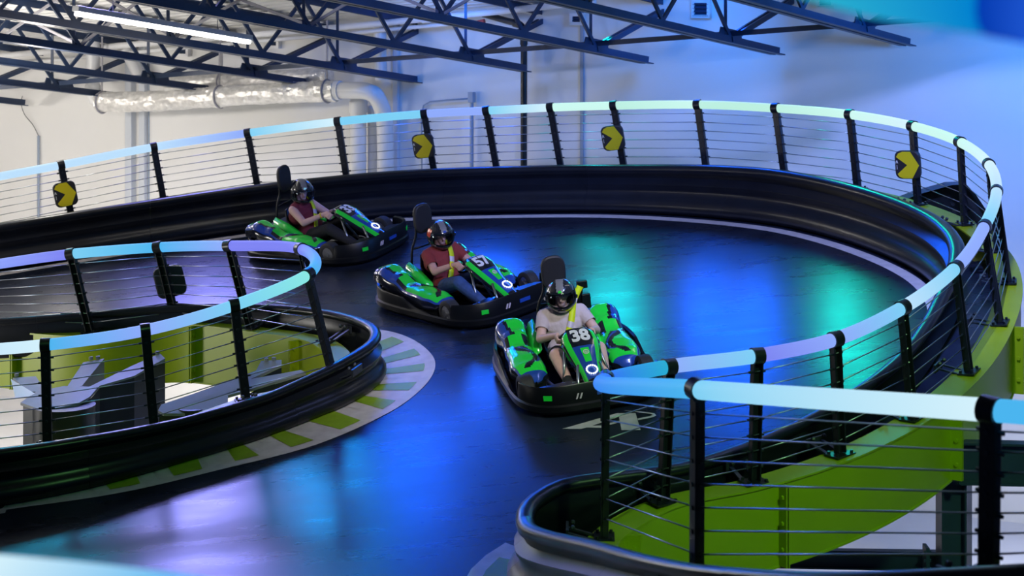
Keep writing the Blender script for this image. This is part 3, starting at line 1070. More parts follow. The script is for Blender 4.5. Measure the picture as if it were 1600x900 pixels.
for i in range(len(xs) - 1):
    for j in range(len(ys) - 1):
        cx, cy = xs[i] + 0.06, ys[j] + 0.06
        if inside(outer_poly, cx, cy) and not inside(isl_poly, cx, cy):
            tf.append([vid(i, j), vid(i + 1, j), vid(i + 1, j + 1), vid(i, j + 1)])
mb = MB()
mb.add(tv, tf)
deck = mb.build('track_deck', M['track'], smooth=True)
tag(deck, kind='structure')
so = deck.modifiers.new('thickness', 'SOLIDIFY')
so.thickness = 0.12
so.offset = -1


def strip(name, path, nn, a, b, m, parent, lift=0.004, step=None):
    mb = MB()
    rows = []
    for p, n in zip(path, nn):
        r = []
        for d in (a, b):
            x, y = p.x + n.x * d, p.y + n.y * d
            r.append(V((x, y, track_z(x, y) + lift)))
        rows.append(r)
    mb.grid(rows)
    return mb.build(name, m, parent)


# white edge line inside the outer barrier
strip('edge_line', ob_path[:-62], ob_n[:-62], -0.10, -0.24, M['white_paint'], deck)
# kerb round the island: white painted ground, green blocks on it
KER = [(-4.4, 15.4), (-3.38, 15.53), (-2.6, 15.81), (-1.78, 16.17), (-1.21, 16.72), (-0.98, 17.08), (-0.80, 17.6), (-0.78, 18.1), (-0.98, 18.7), (-1.25, 19.1), (-1.7, 19.45)]
kp = resample(join_segs(catmull([V((x, y, 0)) for x, y in KER], 12)), 0.06)
kn = normals2d(kp)
inner = [V((p.x, p.y, 0)) for p in ib_path]


def near_inner(p):
    return min(inner, key=lambda q: (q - p).length)


mb = MB()
rows = []
for p in kp:
    q = near_inner(p)
    q = q + (q - p).normalized() * 0.1
    rows.append([V((p.x, p.y, track_z(p.x, p.y) + 0.005)), V((q.x, q.y, track_z(q.x, q.y) + 0.005))])
mb.grid(rows)
kerb = mb.build('kerb', M['white_paint'], deck)
i0 = 16
while i0 + 4 < len(kp) - 4:
    mb = MB()
    rr = []
    for k in range(i0, i0 + 5):
        p, q = rows[k]
        d = (q - p)
        L = d.length
        t0 = min(0.11 / max(L, 0.01), 0.6)
        up = V((0, 0, 0.004))
        rr.append([p + d * t0 + up, q + up])
    mb.grid(rr)
    mb.build('kerb_block', M['green_paint'], kerb)
    i0 += 9
# continuing edge line to the left of the kerb
strip('edge_line', *(lambda P: (P, normals2d(P)))(resample([V((-4.35, 15.42, 0)), V((-5.2, 15.3, 0)), V((-6.5, 15.25, 0)), V((-8, 15.2, 0))], 0.3)), -0.03, 0.08, M['white_paint'], deck)
# kerb round the tip of the right hand peninsula
tp = [(p, n) for p, n in zip(ob_path, ob_n) if p.x < 0.75 and 11.6 < p.y < 13.75]
mb = MB()
rows2 = []
for p, n in tp:
    r = []
    for d in (0.05, -0.42):
        x, y = p.x + n.x * d, p.y + n.y * d
        r.append(V((x, y, track_z(x, y) + 0.007)))
    rows2.append(r)
rows2 = rows2[4:]
mb.grid(rows2)
kerb2 = mb.build('kerb', M['white_paint'], deck)
for i0 in range(1, len(rows2) - 4, 4):
    mb = MB()
    mb.grid([[rows2[k][0] + V((0, 0, 0.004)), rows2[k][0].lerp(rows2[k][1], 0.74) + V((0, 0, 0.004))] for k in range(i0, i0 + 3)])
    mb.build('kerb_block', M['green_paint'], kerb2)
# white arrow like marking on the floor in front of the peninsula
def floor_mark(name, poly, lift=0.006):
    mb = MB()
    pts = []
    for a, b in poly:
        p = on_track(a, b)
        pts.append(V((p.x, p.y, track_z(p.x, p.y) + lift)))
    mb.add(pts, [list(range(len(pts)))])
    return mb.build(name, M['white_paint'], deck)


floor_mark('floor_arrow_tip', [(879, 671), (908, 671.5), (920, 668), (968, 652), (966, 646), (945, 652)])
floor_mark('floor_arrow_stroke', [(916, 669), (942, 669.5), (942, 666), (926, 666)])
floor_mark('floor_arrow_stroke', [(940, 665), (969, 658), (968, 661), (941, 668)])
floor_mark('floor_arrow_block', [(966, 646.5), (993, 646.5), (1001, 673), (971, 673)])
floor_mark('floor_arrow_loop', [(974, 642), (1000, 644), (1022, 646.5), (1025.5, 650), (1020, 653), (997, 657.5), (996, 655), (1016, 651), (1020, 649), (1016, 647.5), (1000, 645.5)])

# ------------------------------------------------------------------ chevron pads on the posts
def pad(label, post_i, R, B, F, f, du, face_dir, yellow=True, w=0.3, h=0.33):
    r, b = R[post_i], B[post_i]
    up, t, n = F[post_i]
    c = b.lerp(r, f)
    fd = V(face_dir)
    Z = (fd - up * fd.dot(up)).normalized()
    X = up.cross(Z).normalized()
    c = c + X * du + Z * 0.075
    root = empty('chevron_pad' if yellow else 'blank_pad', c, label, 'pad', 'chevron pads on the far posts' if yellow else None)
    th = 0.07

    def P(u, v, z): return X * u + up * v + Z * z
    corner = []
    rad = 0.07
    for (sx, sy, a0) in ((1, 1, 0), (-1, 1, 90), (-1, -1, 180), (1, -1, 270)):
        for k in range(5):
            a = math.radians(a0 + 90 * k / 4)
            corner.append((sx * (w / 2 - rad) + rad * math.cos(a), sy * (h / 2 - rad) + rad * math.sin(a)))
    mb = MB()
    mb.plate([P(u, v, th / 2) for u, v in corner], th, Z)
    mb.build('pad_body', M['pad_black'], root, bevel=0.015)
    if yellow:
        ch = [(-0.128, 0.095), (-0.10, 0.137), (-0.05, 0.156), (0.045, 0.156), (0.142, -0.005), (0.055, -0.156), (-0.05, -0.156), (-0.10, -0.137), (-0.12, -0.105), (0.0, 0.0)]
        ch = [(u * w / 0.3, v * h / 0.33) for u, v in ch]
        mb = MB()
        mb.plate([P(u, v, th / 2 + 0.004) for u, v in ch], 0.006, Z)
        mb.build('chevron', M['pad_yellow'], root)
        mb = MB()
        z = th / 2 + 0.003
        mb.add([P(-0.128, 0.055, z), P(-0.116, 0.055, z), P(-0.107, 0.02, z), P(-0.115, 0.02, z), P(-0.122, 0.043, z), P(-0.129, 0.02, z), P(-0.137, 0.02, z)], [[0, 1, 2, 3, 4], [0, 4, 5, 6]])
        mb.add([P(-0.126, 0.0, z), P(-0.119, 0.0, z), P(-0.119, -0.05, z), P(-0.126, -0.05, z)], [[0, 1, 2, 3]])
        mb.build('logo_mark', M['white_print'], root)
    return root


pad('yellow and black chevron pad at the far left of the bend', 2, OR, OB, OF, 0.52, -0.02, (0.25, -1, 0.1))
pad('yellow and black chevron pad above the kart with number 57', 6, OR, OB, OF, 0.54, -0.06, (-0.35, -1, 0.1))
pad('yellow and black chevron pad near the middle of the far railing', 9, OR, OB, OF, 0.55, -0.06, (-0.35, -1, 0.1))
pad('yellow and black chevron pad on the right bend beside the steel bracket', 13, OR, OB, OF, 0.52, -0.06, (-0.6, -1, 0.1))
pad('plain black pad seen from behind on the island railing', 3, IR, IB, IF, 0.52, -0.03, (-0.1, 1, -0.1), yellow=False, w=0.32, h=0.34)

# ------------------------------------------------------------------ steel under the islands and behind the bend
def steel_arm(parent, o, poly, th, web_h, web_line, m_top, m_web):
    mb = MB()
    mb.plate([V(p) - o for p in poly], th)
    mb.build('top_plate', m_top, parent)
    mb = MB()
    for a, b in zip(web_line, web_line[1:]):
        mb.bar(V(a) - o - V((0, 0, web_h / 2 + th)), V(b) - o - V((0, 0, web_h / 2 + th)), 0.03, web_h)
    mb.build('web_plate', m_web, parent)


o = at(105, 625, 17.6)
root = empty('steel_bracket', o, 'grey forked steel bracket inside the left island, left of the two', 'bracket', 'steel brackets inside the island')
zz = o.z


def lvl(px, py, z):
    """Point of a bracket: the arms run back and gently down to the far web of the opening."""
    return at(px, py, 17.0 + (645 - py) * 0.0175)


hub = [lvl(32, 629, zz), lvl(56, 612, zz), lvl(100, 603, zz), lvl(140, 604, zz), lvl(205, 572, zz), lvl(250, 552, zz), lvl(258, 560, zz), lvl(210, 587, zz), lvl(155, 603, zz), lvl(140, 620, zz), lvl(120, 631, zz), lvl(85, 638, zz), lvl(58, 638, zz)]
mb = MB(); mb.plate([p - o for p in hub], 0.025); mb.build('top_plate', M['steel_grey'], root)
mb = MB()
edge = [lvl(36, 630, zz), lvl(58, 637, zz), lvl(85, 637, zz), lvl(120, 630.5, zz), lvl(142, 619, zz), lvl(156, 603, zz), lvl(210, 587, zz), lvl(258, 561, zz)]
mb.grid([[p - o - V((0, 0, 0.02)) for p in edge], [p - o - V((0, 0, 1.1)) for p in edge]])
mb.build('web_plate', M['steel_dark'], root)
mb = MB()
mb.plate([p - o for p in [lvl(130, 566, zz + 0.1), lvl(163, 560, zz + 0.1), lvl(128, 603, zz), lvl(103, 607, zz)]], 0.025)
mb.build('fork_arm', M['steel_grey'], root)
mb = MB()
mb.grid([[p - o - V((0, 0, 0.02)) for p in [lvl(163, 560, zz + 0.1), lvl(128, 603, zz)]], [p - o - V((0, 0, q)) for p, q in [(lvl(163, 560, zz + 0.1), 0.24), (lvl(128, 603, zz), 0.05)]]])
mb.build('arm_web', M['steel_grey'], root)
mb = MB()
mb.plate([p - o for p in [lvl(20, 590, zz + 0.05), lvl(56, 588, zz + 0.05), lvl(72, 612, zz), lvl(46, 612, zz)]], 0.025)
mb.build('fork_arm', M['steel_grey'], root)
mb = MB()
mb.add([p - o for p in [lvl(17, 592, zz + 0.05), lvl(58, 617, zz), lvl(52, 621, zz - 0.02), lvl(24, 622, zz - 0.12)]], [[0, 1, 2, 3]])
mb.build('arm_web', M['white_metal'], root)  # white in place of steel grey: light on this web put into colour
for (px, py) in ((142, 562), (153, 561), (246, 553), (26, 588)):
    p = lvl(px, py, zz + 0.1) - o
    mb = MB(); mb.cyl(p, p + V((0, 0, 0.03)), 0.022, 6); mb.build('bolt', M['steel_grey'], root)
cb = lvl(100, 628, zz)
mb = MB()
mb.cyl(cb - o - V((0, 0, 0.03)), V((cb.x, cb.y, 0)) - o, 0.30, 24)
mb.build('column', M['steel_dark'], root, smooth=True, autosmooth=40)

o = at(310, 632, 17.5)
zz = o.z


def lvl(px, py, z):
    return at(px, py, 16.95 + (646 - py) * 0.0095)


root = empty('steel_bracket', o, 'grey steel bracket with a rounded end inside the left island, right of the two', 'bracket', 'steel brackets inside the island')
poly = [lvl(247, 641, zz), lvl(252, 632, zz), lvl(300, 616, zz), lvl(336, 603, zz), lvl(400, 579, zz), lvl(408, 564, zz), lvl(440, 562, zz), lvl(440, 570, zz), lvl(392, 592, zz), lvl(470, 578, zz), lvl(478, 582, zz), lvl(398, 606, zz), lvl(356, 618, zz), lvl(356, 631, zz), lvl(340, 641, zz), lvl(290, 646, zz), lvl(256, 646, zz)]
mb = MB(); mb.plate([p - o for p in poly], 0.025); mb.build('top_plate', M['steel_grey'], root)
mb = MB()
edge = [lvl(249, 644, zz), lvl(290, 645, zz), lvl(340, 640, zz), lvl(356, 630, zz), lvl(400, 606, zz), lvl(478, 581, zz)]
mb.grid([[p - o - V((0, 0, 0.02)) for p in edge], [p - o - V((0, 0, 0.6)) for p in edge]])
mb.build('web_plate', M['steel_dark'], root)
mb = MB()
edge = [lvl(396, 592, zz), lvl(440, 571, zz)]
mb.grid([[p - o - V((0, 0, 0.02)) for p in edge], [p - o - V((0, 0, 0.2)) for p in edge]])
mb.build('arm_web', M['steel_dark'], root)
for (px, py) in ((416, 564), (428, 563)):
    p = lvl(px, py, zz) - o
    mb = MB(); mb.cyl(p, p + V((0, 0, 0.03)), 0.022, 6); mb.build('bolt', M['steel_grey'], root)
cb = lvl(300, 632, zz)
mb = MB(); mb.cyl(cb - o - V((0, 0, 0.03)), V((cb.x, cb.y, 0)) - o, 0.14, 20); mb.build('column', M['steel_dark'], root, smooth=True, autosmooth=40)

# column and beams under the right part of the track
D1 = 15.2
c = at(1486, 745, D1)
root = empty('steel_column', V((c.x, c.y, 0)), 'dark steel column under the lime beam at lower right', 'column')
o = V(root.location)
wd = 38 / FOC * D1
mb = MB()
for s in (-1, 1):
    mb.box(V((wd / 2 * s * 0.94, 0, c.z / 2)), 0.016, 0.22, c.z)
mb.box(V((0, 0.0, c.z / 2)), wd, 0.016, c.z)
mb.build('shaft', M['steel_blue'], root)
mb = MB(); mb.box(V((0, 0, 0.012)), 0.4, 0.4, 0.024); mb.build('base_plate', M['steel_blue'], root)
mb = MB(); mb.box(V((0, 0, c.z - 0.012)), 0.34, 0.3, 0.024); mb.build('cap_plate', M['steel_blue'], root)
a = at(1498, 722, D1 - 0.1); b = at(1900, 731, D1 - 0.1)
root = empty('steel_beam', a, 'dark steel beam running off to the right from the column top', 'beam')
mb = MB()
hh = 62 / FOC * D1
mb.bar(V((0, 0, 0)), b - a, 0.016, hh)
for s in (-1, 1): mb.bar(V((0, 0, s * hh / 2)), b - a + V((0, 0, s * hh / 2)), 0.14, 0.018)
mb.build('girder', M['steel_blue'], root)
mb = MB(); mb.box(V((-0.01, 0, 0)), 0.016, 0.16, hh); mb.build('end_plate', M['steel_blue'], root)
a = at(1180, 871, 16.4); b = at(1466, 876, D1 + 0.15)
root = empty('steel_beam', a, 'dark low steel beam running left from the lower right column', 'beam')
mb = MB()
hh = 28 / FOC * D1
mb.bar(V((0, 0, 0)), b - a, 0.016, hh)
for s in (-1, 1): mb.bar(V((0, 0, s * hh / 2)), b - a + V((0, 0, s * hh / 2)), 0.10, 0.014)
mb.build('girder', M['steel_blue'], root)
p = at(1447, 873, D1 + 0.1) - a
mb = MB(); mb.box(p, 0.03, 0.14, hh * 1.45); mb.build('splice_plate', M['steel_blue'], root)
for s in (-1, 0, 1):
    mb = MB(); mb.cyl(p + V((-0.03, -0.05, s * 0.07)), p + V((0.03, -0.05, s * 0.07)), 0.014, 6); mb.build('bolt', M['steel_blue'], root)
# stub column head behind the far right railing
D2 = 21.6
c = at(1475, 330, D2)
root = empty('column_head', c, 'dark trapezoid steel column head behind the right bend railing', 'column')
o = V(c)
outl = [at(1402, 309, D2), at(1425, 300, D2), at(1478, 285, D2), at(1500, 284, D2), at(1515, 300, D2), at(1545, 345, D2), at(1552, 372, D2), at(1540, 420, D2), at(1420, 420, D2), at(1402, 330, D2)]
mb = MB(); mb.plate([p - o for p in outl], 0.05, (0, -1, 0)); mb.build('side_plate', M['steel_dark'], root)
inn = [at(1432, 306, D2), at(1480, 294, D2), at(1506, 352, D2), at(1500, 400, D2), at(1440, 400, D2)]
rim_ = outl[:7]
mb = MB()
fr = [p - o for p in rim_]
mb.grid([fr, [p + V((0, -0.3, 0)) for p in fr]])
mb.build('cap_plate', M['steel_blue'], root)
mb = MB()
mb.plate([p - o + V((0, -0.06, 0)) for p in inn], 0.02, (0, -1, 0))
mb.build('inner_plate', M['post'], root)
for (px, py) in ((1448, 312), (1486, 318), (1488, 330), (1450, 326)):
    p = at(px, py, D2) - o + V((0, -0.07, 0))
    mb = MB(); mb.cyl(p, p + V((0, -0.03, 0)), 0.025, 6); mb.build('bolt', M['steel_dark'], root)
mb = MB(); mb.box(V((0.15, 0.1, -(c.z) / 2)), 0.35, 0.3, c.z); mb.build('shaft', M['steel_dark'], root)

# ------------------------------------------------------------------ go-karts and their drivers
def kart_matrix(x, y, heading):
    """heading in degrees, 0 = straight at the viewer, positive = turned to the right of the picture."""
    h = math.radians(heading)
    f = V((math.sin(h), -math.cos(h), 0))
    up = V(TRACK_N)
    f = (f - up * f.dot(up)).normalized()
    l = up.cross(f).normalized()
    m = Matrix((f, l, up)).transposed().to_4x4()
    m.translation = V((x, y, track_z(x, y) + 0.005))
    return m


def lerp(a, b, t): return a + (b - a) * t


def interp(tab, x):
    if x <= tab[0][0]: return tab[0][1]
    for (x0, y0), (x1, y1) in zip(tab, tab[1:]):
        if x <= x1:
            t = (x - x0) / (x1 - x0)
            t = t * t * (3 - 2 * t)
            return lerp(y0, y1, t)
    return tab[-1][1]


def text_mesh(txt, size, bold=0.0):
    cu = bpy.data.curves.new('lettering', 'FONT')
    cu.body = txt
    cu.size = size
    cu.align_x = 'CENTER'
    cu.align_y = 'CENTER'
    cu.offset = bold
    cu.extrude = 0.0015
    to = bpy.data.objects.new('tmp_text', cu)
    C.objects.link(to)
    dg = bpy.context.evaluated_depsgraph_get()
    me = bpy.data.meshes.new_from_object(to.evaluated_get(dg))
    bpy.data.objects.remove(to)
    bpy.data.curves.remove(cu)
    return me


def make_kart(number, mtx, label, steer):
    root = empty('go_kart', (0, 0, 0), label, 'kart', 'racing karts on the track')
    root.matrix_world = mtx
    root.empty_display_size = 0.1
    K = [M['kart_black'], M['kart_green'], M['kart_blue'], M['kart_gloss']]
    # --- wrap-round bumper
    N = 200

    def ring(t, inset=0.0):
        a = 2 * PI * t
        ca, sa = math.cos(a), math.sin(a)
        e = 2 / 4.2
        ax, ay = 0.96 - inset, 0.72 - inset
        x = ax * math.copysign(abs(ca) ** e, ca)
        y = ay * math.copysign(abs(sa) ** e, sa)
        if x > 0: y *= 1 - 0.10 * max(0, (x - 0.5) / 0.46) ** 2
        return x, y

    def top_h(x, y):
        ay = abs(y)
        if x > 0.60: return 0.275 + 0.03 * (1 - (ay / 0.72) ** 2)
        return interp([(-0.96, 0.27), (-0.6, 0.25), (-0.22, 0.24), (-0.14, 0.17), (0.2, 0.13), (0.28, 0.085), (0.55, 0.085), (0.60, 0.275)], x)
    rows = []
    for i in range(N):
        t = i / N
        xo, yo = ring(t)
        xm, ym = ring(t, 0.03)
        xi, yi = ring(t, 0.055)
        h = top_h(xo, yo)
        rows.append([V((xm, ym, 0.03)), V((xo, yo, 0.06)), V((xo, yo, 0.11)), V((lerp(xo, xm, 0.55), lerp(yo, ym, 0.55), 0.125)), V((lerp(xo, xm, 0.75), lerp(yo, ym, 0.75), h - 0.01)), V((lerp(xo, xm, 1.0), lerp(yo, ym, 1.0), h)), V((xi, yi, h - 0.012)), V((xi, yi, 0.04))])
    mb = MB()
    mb.grid(rows + [rows[0]], closed_u=True)
    mb.build('bumper', M['kart_black'], root, smooth=True, autosmooth=40)
    # front deck of the fascia and its vents
    for s in (-1, 1):
        mb = MB()
        mb.plate([V((0.62, 0.17 * s, 0.225)), V((0.88, 0.13 * s, 0.25)), V((0.85, 0.40 * s, 0.24)), V((0.76, 0.52 * s, 0.225)), V((0.62, 0.50 * s, 0.21))], 0.02)
        mb.build('front_deck', M['kart_black'], root)

    def face_pt(y, z):
        q = y
        for _ in range(8):
            xx = 0.96 * max(1e-3, 1 - (abs(q) / 0.72) ** 4.2) ** (1 / 4.2)
            q = y / (1 - 0.10 * max(0, (xx - 0.5) / 0.46) ** 2)
        return V((xx - 0.016, y, z))

    def decal(nm, y0, y1, z0, z1, m, slant=0.0):
        a_, b_ = face_pt(y0, z1), face_pt(y1, z1)
        n_ = V((b_.y - a_.y, a_.x - b_.x, 0)).normalized()
        if n_.x < 0: n_ = -n_
        k_ = n_ * 0.007
        c_, d_ = face_pt(y1 - slant, z0), face_pt(y0 - slant, z0)
        mbx = MB()
        mbx.plate([a_ + k_, b_ + k_, c_ + k_, d_ + k_], 0.01, n_)
        mbx.build(nm, m, root)
    for (y0, y1) in ((-0.50, -0.43), (0.43, 0.50)):
        decal('green_decal', y0, y1, 0.17, 0.215, M['kart_green'])
    decal('blue_decal', -0.02, 0.13, 0.175, 0.215, M['kart_blue'])
    for k in (0, 1):
        decal('pale_decal', -0.2 + 0.035 * k, -0.185 + 0.035 * k, 0.165, 0.215, M['belt_grey'], 0.02)
    # --- floor tray
    mb = MB()
    mb.box((0.0, 0, 0.045), 1.72, 1.0, 0.02)
    mb.build('floor_tray', M['kart_gloss'], root)
    mb = MB()
    for s in (-1, 1):
        mb.tube([V((0.82, 0.2 * s, 0.09)), V((0.5, 0.26 * s, 0.09)), V((0.1, 0.33 * s, 0.09)), V((-0.6, 0.34 * s, 0.1))], 0.016, 8)
    mb.build('chassis_tubes', M['chrome'], root, smooth=True)
    # --- wheels
    for (x, y, r, wd_, st) in ((0.44, 0.575, 0.14, 0.13, steer), (0.44, -0.575, 0.14, 0.13, steer), (-0.62, 0.5, 0.14, 0.19, 0), (-0.62, -0.5, 0.14, 0.19, 0)):
        d = V((-math.sin(st), math.cos(st), 0))
        c = V((x, y, r + 0.004))
        mb = MB()
        prof = [(-0.5, 0.62), (-0.5, 0.86), (-0.4, 0.98), (-0.15, 1.0), (0.15, 1.0), (0.4, 0.98), (0.5, 0.86), (0.5, 0.62)]
        rows_ = []
        fx = d.cross(V((0, 0, 1)))
        for k in range(28):
            a = 2 * PI * k / 28
            rd = fx * math.cos(a) + V((0, 0, 1)) * math.sin(a)
            rows_.append([c + d * (u * wd_) + rd * (r * q) for u, q in prof])
        mb.grid(rows_ + [rows_[0]], closed_u=True)
        wh = mb.build('wheel', M['tyre'], root, smooth=True, autosmooth=40)
        mb = MB()
        mb.cyl(c - d * wd_ * 0.42, c + d * wd_ * 0.42, r * 0.6, 20)
        for k in range(5):
            a = 2 * PI * k / 5
            rd = fx * math.cos(a) + V((0, 0, 1)) * math.sin(a)
            for s in (-1, 1): mb.cyl(c + rd * r * 0.35 + d * wd_ * 0.4 * s, c + rd * r * 0.35 + d * wd_ * 0.46 * s, r * 0.1, 8)
        for s in (-1, 1): mb.cyl(c + d * wd_ * 0.4 * s, c + d * wd_ * 0.52 * s, r * 0.18, 10)
        mb.build('hub', M['rim'], wh, smooth=True, autosmooth=40)
    # --- side pods: toe shaped at the front, rising to a tail fin over the rear wheel
    cy = [(-0.88, 0.47), (-0.5, 0.47), (0.0, 0.47), (0.3, 0.45)]
    hw = [(-0.90, 0.05), (-0.82, 0.13), (-0.65, 0.165), (-0.42, 0.14), (-0.2, 0.165), (0.05, 0.175), (0.2, 0.15), (0.3, 0.07), (0.33, 0.01)]
    tz = [(-0.90, 0.37), (-0.82, 0.43), (-0.68, 0.47), (-0.5, 0.41), (-0.3, 0.32), (-0.08, 0.31), (0.1, 0.285), (0.24, 0.235), (0.33, 0.16)]
    bz = [(-0.90, 0.30), (-0.7, 0.30), (-0.45, 0.22), (-0.2, 0.145), (0.33, 0.135)]
    for s in (-1, 1):
        rows_ = []
        nx, nu = 72, 41
        for i in range(nx + 1):
            x = -0.9 + 1.23 * i / nx
            w_, t_, b_, c_ = interp(hw, x), interp(tz, x), interp(bz, x), interp(cy, x)
            row = []
            for k in range(nu):
                a = PI * k / (nu - 1)
                e = 0.75
                yy = c_ + w_ * math.copysign(abs(math.cos(a)) ** e, math.cos(a))
                z = b_ + (t_ - b_) * abs(math.sin(a)) ** 0.7
                row.append(V((x, s * yy, z)))
            rows_.append(row)
        mis = []
        for i in range(nx):
            for k in range(nu - 1):
                x = -0.9 + 1.23 * (i + 0.5) / nx
                v = (k + 0.5) / (nu - 1)          # 0 outer edge .. 1 inner edge
                if v < 0.16 or v > 0.9: col = 3
                elif v < 0.235: col = 2
                elif x > -0.26:
                    sw = 0.52 + 0.13 * math.sin((x + 0.16) * 11)
                    col = 1
                    if abs(v - sw) < 0.05 and x < 0.17: col = 3
                    if 0.05 < v - sw < 0.10 and x < 0.10: col = 2
                    if 0.10 < v - sw < 0.135 and x < 0.05: col = 3
                    if x > 0.235: col = 2
                    if v > 0.80 and x < 0.12: col = 2
                elif x > -0.44:
                    col = 1 if 0.36 < v < 0.60 else 3
                else:
                    q = 0.30 + (x + 0.9) * 0.3
                    col = 1 if q + 0.06 < v < q + 0.36 else (2 if v < q else 3)
                    if x < -0.82: col = 2
                mis.append(col)
        mb = MB()
        mb.grid(rows_, mi=0)
        mb.m = mis
        pod = mb.build('side_pod', K, root, smooth=True, autosmooth=70)
        mb = MB()
        mb.box((-0.05, 0.46 * s, 0.10), 0.6, 0.25, 0.09)
        mb.build('pod_base', M['kart_black'], pod, bevel=0.02)
        # inner wing from the pod up to the seat
        mb = MB()
        mb.grid([[V((-0.55, s * 0.36, 0.33)), V((-0.35, s * 0.36, 0.29)), V((-0.15, s * 0.34, 0.25))], [V((-0.60, s * 0.30, 0.43)), V((-0.38, s * 0.29, 0.36)), V((-0.15, s * 0.30, 0.27))], [V((-0.60, s * 0.25, 0.46)), V((-0.4, s * 0.245, 0.38)), V((-0.2, s * 0.26, 0.28))]])
        wg = mb.build('inner_wing', M['kart_green'], pod, smooth=True)
        so = wg.modifiers.new('th', 'SOLIDIFY'); so.thickness = 0.015
    # --- engine cover behind the seat
    mb = MB()
    mb.box((-0.76, 0, 0.2), 0.28, 0.6, 0.22)
    mb.build('motor_cover', M['kart_black'], root, bevel=0.05)
    # --- seat shell
    rows_ = []
    path = [(-0.02, 0.10, 0.16), (-0.10, 0.085, 0.2), (-0.25, 0.09, 0.215), (-0.40, 0.13, 0.215), (-0.48, 0.25, 0.21), (-0.53, 0.40, 0.195), (-0.57, 0.52, 0.15)]
    for (x, z, w_) in path:
        row = []
        for k in range(11):
            q = -1 + 2 * k / 10
            row.append(V((x + 0.05 * q * q * (1 if z > 0.2 else 0.2), w_ * q, z + (0.13 * q ** 4 if z < 0.3 else 0))))
        rows_.append(row)
    mb = MB(); mb.grid(rows_)
    st_ = mb.build('seat', M['kart_black'], root, smooth=True)
    so = st_.modifiers.new('th', 'SOLIDIFY'); so.thickness = 0.02
    # --- head rest pad on a bent tube
    mb = MB()
    for s in (-1, 1):
        mb.tube(join_segs(catmull([V((-0.62, 0.2 * s, 0.1)), V((-0.62, 0.2 * s, 0.42)), V((-0.61, 0.17 * s, 0.6)), V((-0.60, 0.115 * s, 0.72)), V((-0.6, 0.10 * s, 0.98))], 5)), 0.014, 8)
    mb.tube([V((-0.61, -0.17, 0.58)), V((-0.61, 0.17, 0.58))], 0.012, 8)
    mb.build('headrest_frame', M['kart_black'], root, smooth=True)
    out_ = []
    for k in range(28):
        a = 2 * PI * k / 28
        ca, sa = math.cos(a), math.sin(a)
        out_.append(V((-0.565 - 0.0 * sa, 0.125 * math.copysign(abs(ca) ** 0.75, ca), 0.90 + 0.17 * math.copysign(abs(sa) ** 0.65, sa))))
    mb = MB(); mb.plate(out_, 0.055, (1, 0, 0))
    hp = mb.build('headrest_pad', M['pad_black'], root, bevel=0.02)
    # --- belt reel post
    mb = MB()
    mb.bar(V((-0.62, 0.22, 0.45)), V((-0.58, 0.26, 0.72)), 0.05, 0.035)
    mb.box((-0.57, 0.27, 0.74), 0.07, 0.1, 0.08)
    mb.box((-0.6, 0.3, 0.56), 0.08, 0.09, 0.15)
    mb.build('belt_reel', M['kart_black'], root, bevel=0.01)
    # --- belt
    bp = join_segs(catmull([V((-0.55, 0.255, 0.735)), V((-0.46, 0.185, 0.69)), V((-0.36, 0.125, 0.645)), V((-0.265, 0.085, 0.585)), V((-0.205, 0.05, 0.50)), V((-0.165, 0.0, 0.40)), V((-0.125, -0.06, 0.31)), V((-0.105, -0.11, 0.25)), V((-0.13, -0.19, 0.17))], 6))
    mb = MB()
    rows_ = []
    for i, p in enumerate(bp):
        t = (bp[min(i + 1, len(bp) - 1)] - bp[max(i - 1, 0)]).normalized()
        nrm = V((0.85, 0.1, 0.5))
        sd = t.cross(nrm).normalized() * 0.031
        rows_.append([p - sd, p + sd])
    mis = [1 if (i // 3) % 5 == 3 else 0 for i in range(len(rows_) - 1)]
    mb.grid(rows_); mb.m = mis
    bl = mb.build('seat_belt', [M['belt'], M['belt_grey']], root, smooth=True)
    so = bl.modifiers.new('th', 'SOLIDIFY'); so.thickness = 0.006; so.offset = 0
    # --- nose fairing
    xs_ = [0.22, 0.30, 0.40, 0.50, 0.60, 0.70, 0.80, 0.88, 0.93]
    zt = [0.575, 0.565, 0.525, 0.475, 0.42, 0.36, 0.30, 0.255, 0.22]
    ws = [0.13, 0.175, 0.185, 0.165, 0.135, 0.11, 0.095, 0.088, 0.085]
    rows_, mis = [], []
    nk = 17
    for i in range(len(xs_)):
        row = []
        for k in range(nk):
            q = -1 + 2 * k / (nk - 1)
            drop = (0.35 + 0.65 * min(1, max(0, (xs_[i] - 0.42) / 0.18))) * 0.06 * abs(q) ** 2.4 + 0.05 * max(0, abs(q) - 0.8) / 0.2
            row.append(V((xs_[i] - 0.03 * q * q, ws[i] * q, zt[i] - drop)))
        rows_.append(row)
    # finer along x for crisp bands
    fr_ = []
    for i in range(len(rows_) - 1):
        for q in range(4): fr_.append([a.lerp(b, q / 4) for a, b in zip(rows_[i], rows_[i + 1])])
    fr_.append(rows_[-1])
    for i in range(len(fr_) - 1):
        x = fr_[i][nk // 2].x
        for k in range(nk - 1):
            q = abs(-1 + 2 * (k + 0.5) / (nk - 1))
            col = 2
            if 0.62 < q < 0.9: col = 1
            if q >= 0.9: col = 3
            if x < 0.47 and q < 0.62: col = 3
            if 0.49 < x < 0.63 and q < 0.3: col = 1
            if x < 0.26: col = 3
            if x > 0.66 and q < 0.55: col = 2
            if x > 0.82 and q < 0.6: col = 3
            mis.append(col)
    mb = MB(); mb.grid(fr_); mb.m = mis
    nf = mb.build('nose_fairing', K, root, smooth=True)
    so = nf.modifiers.new('th', 'SOLIDIFY'); so.thickness = 0.02; so.offset = -1
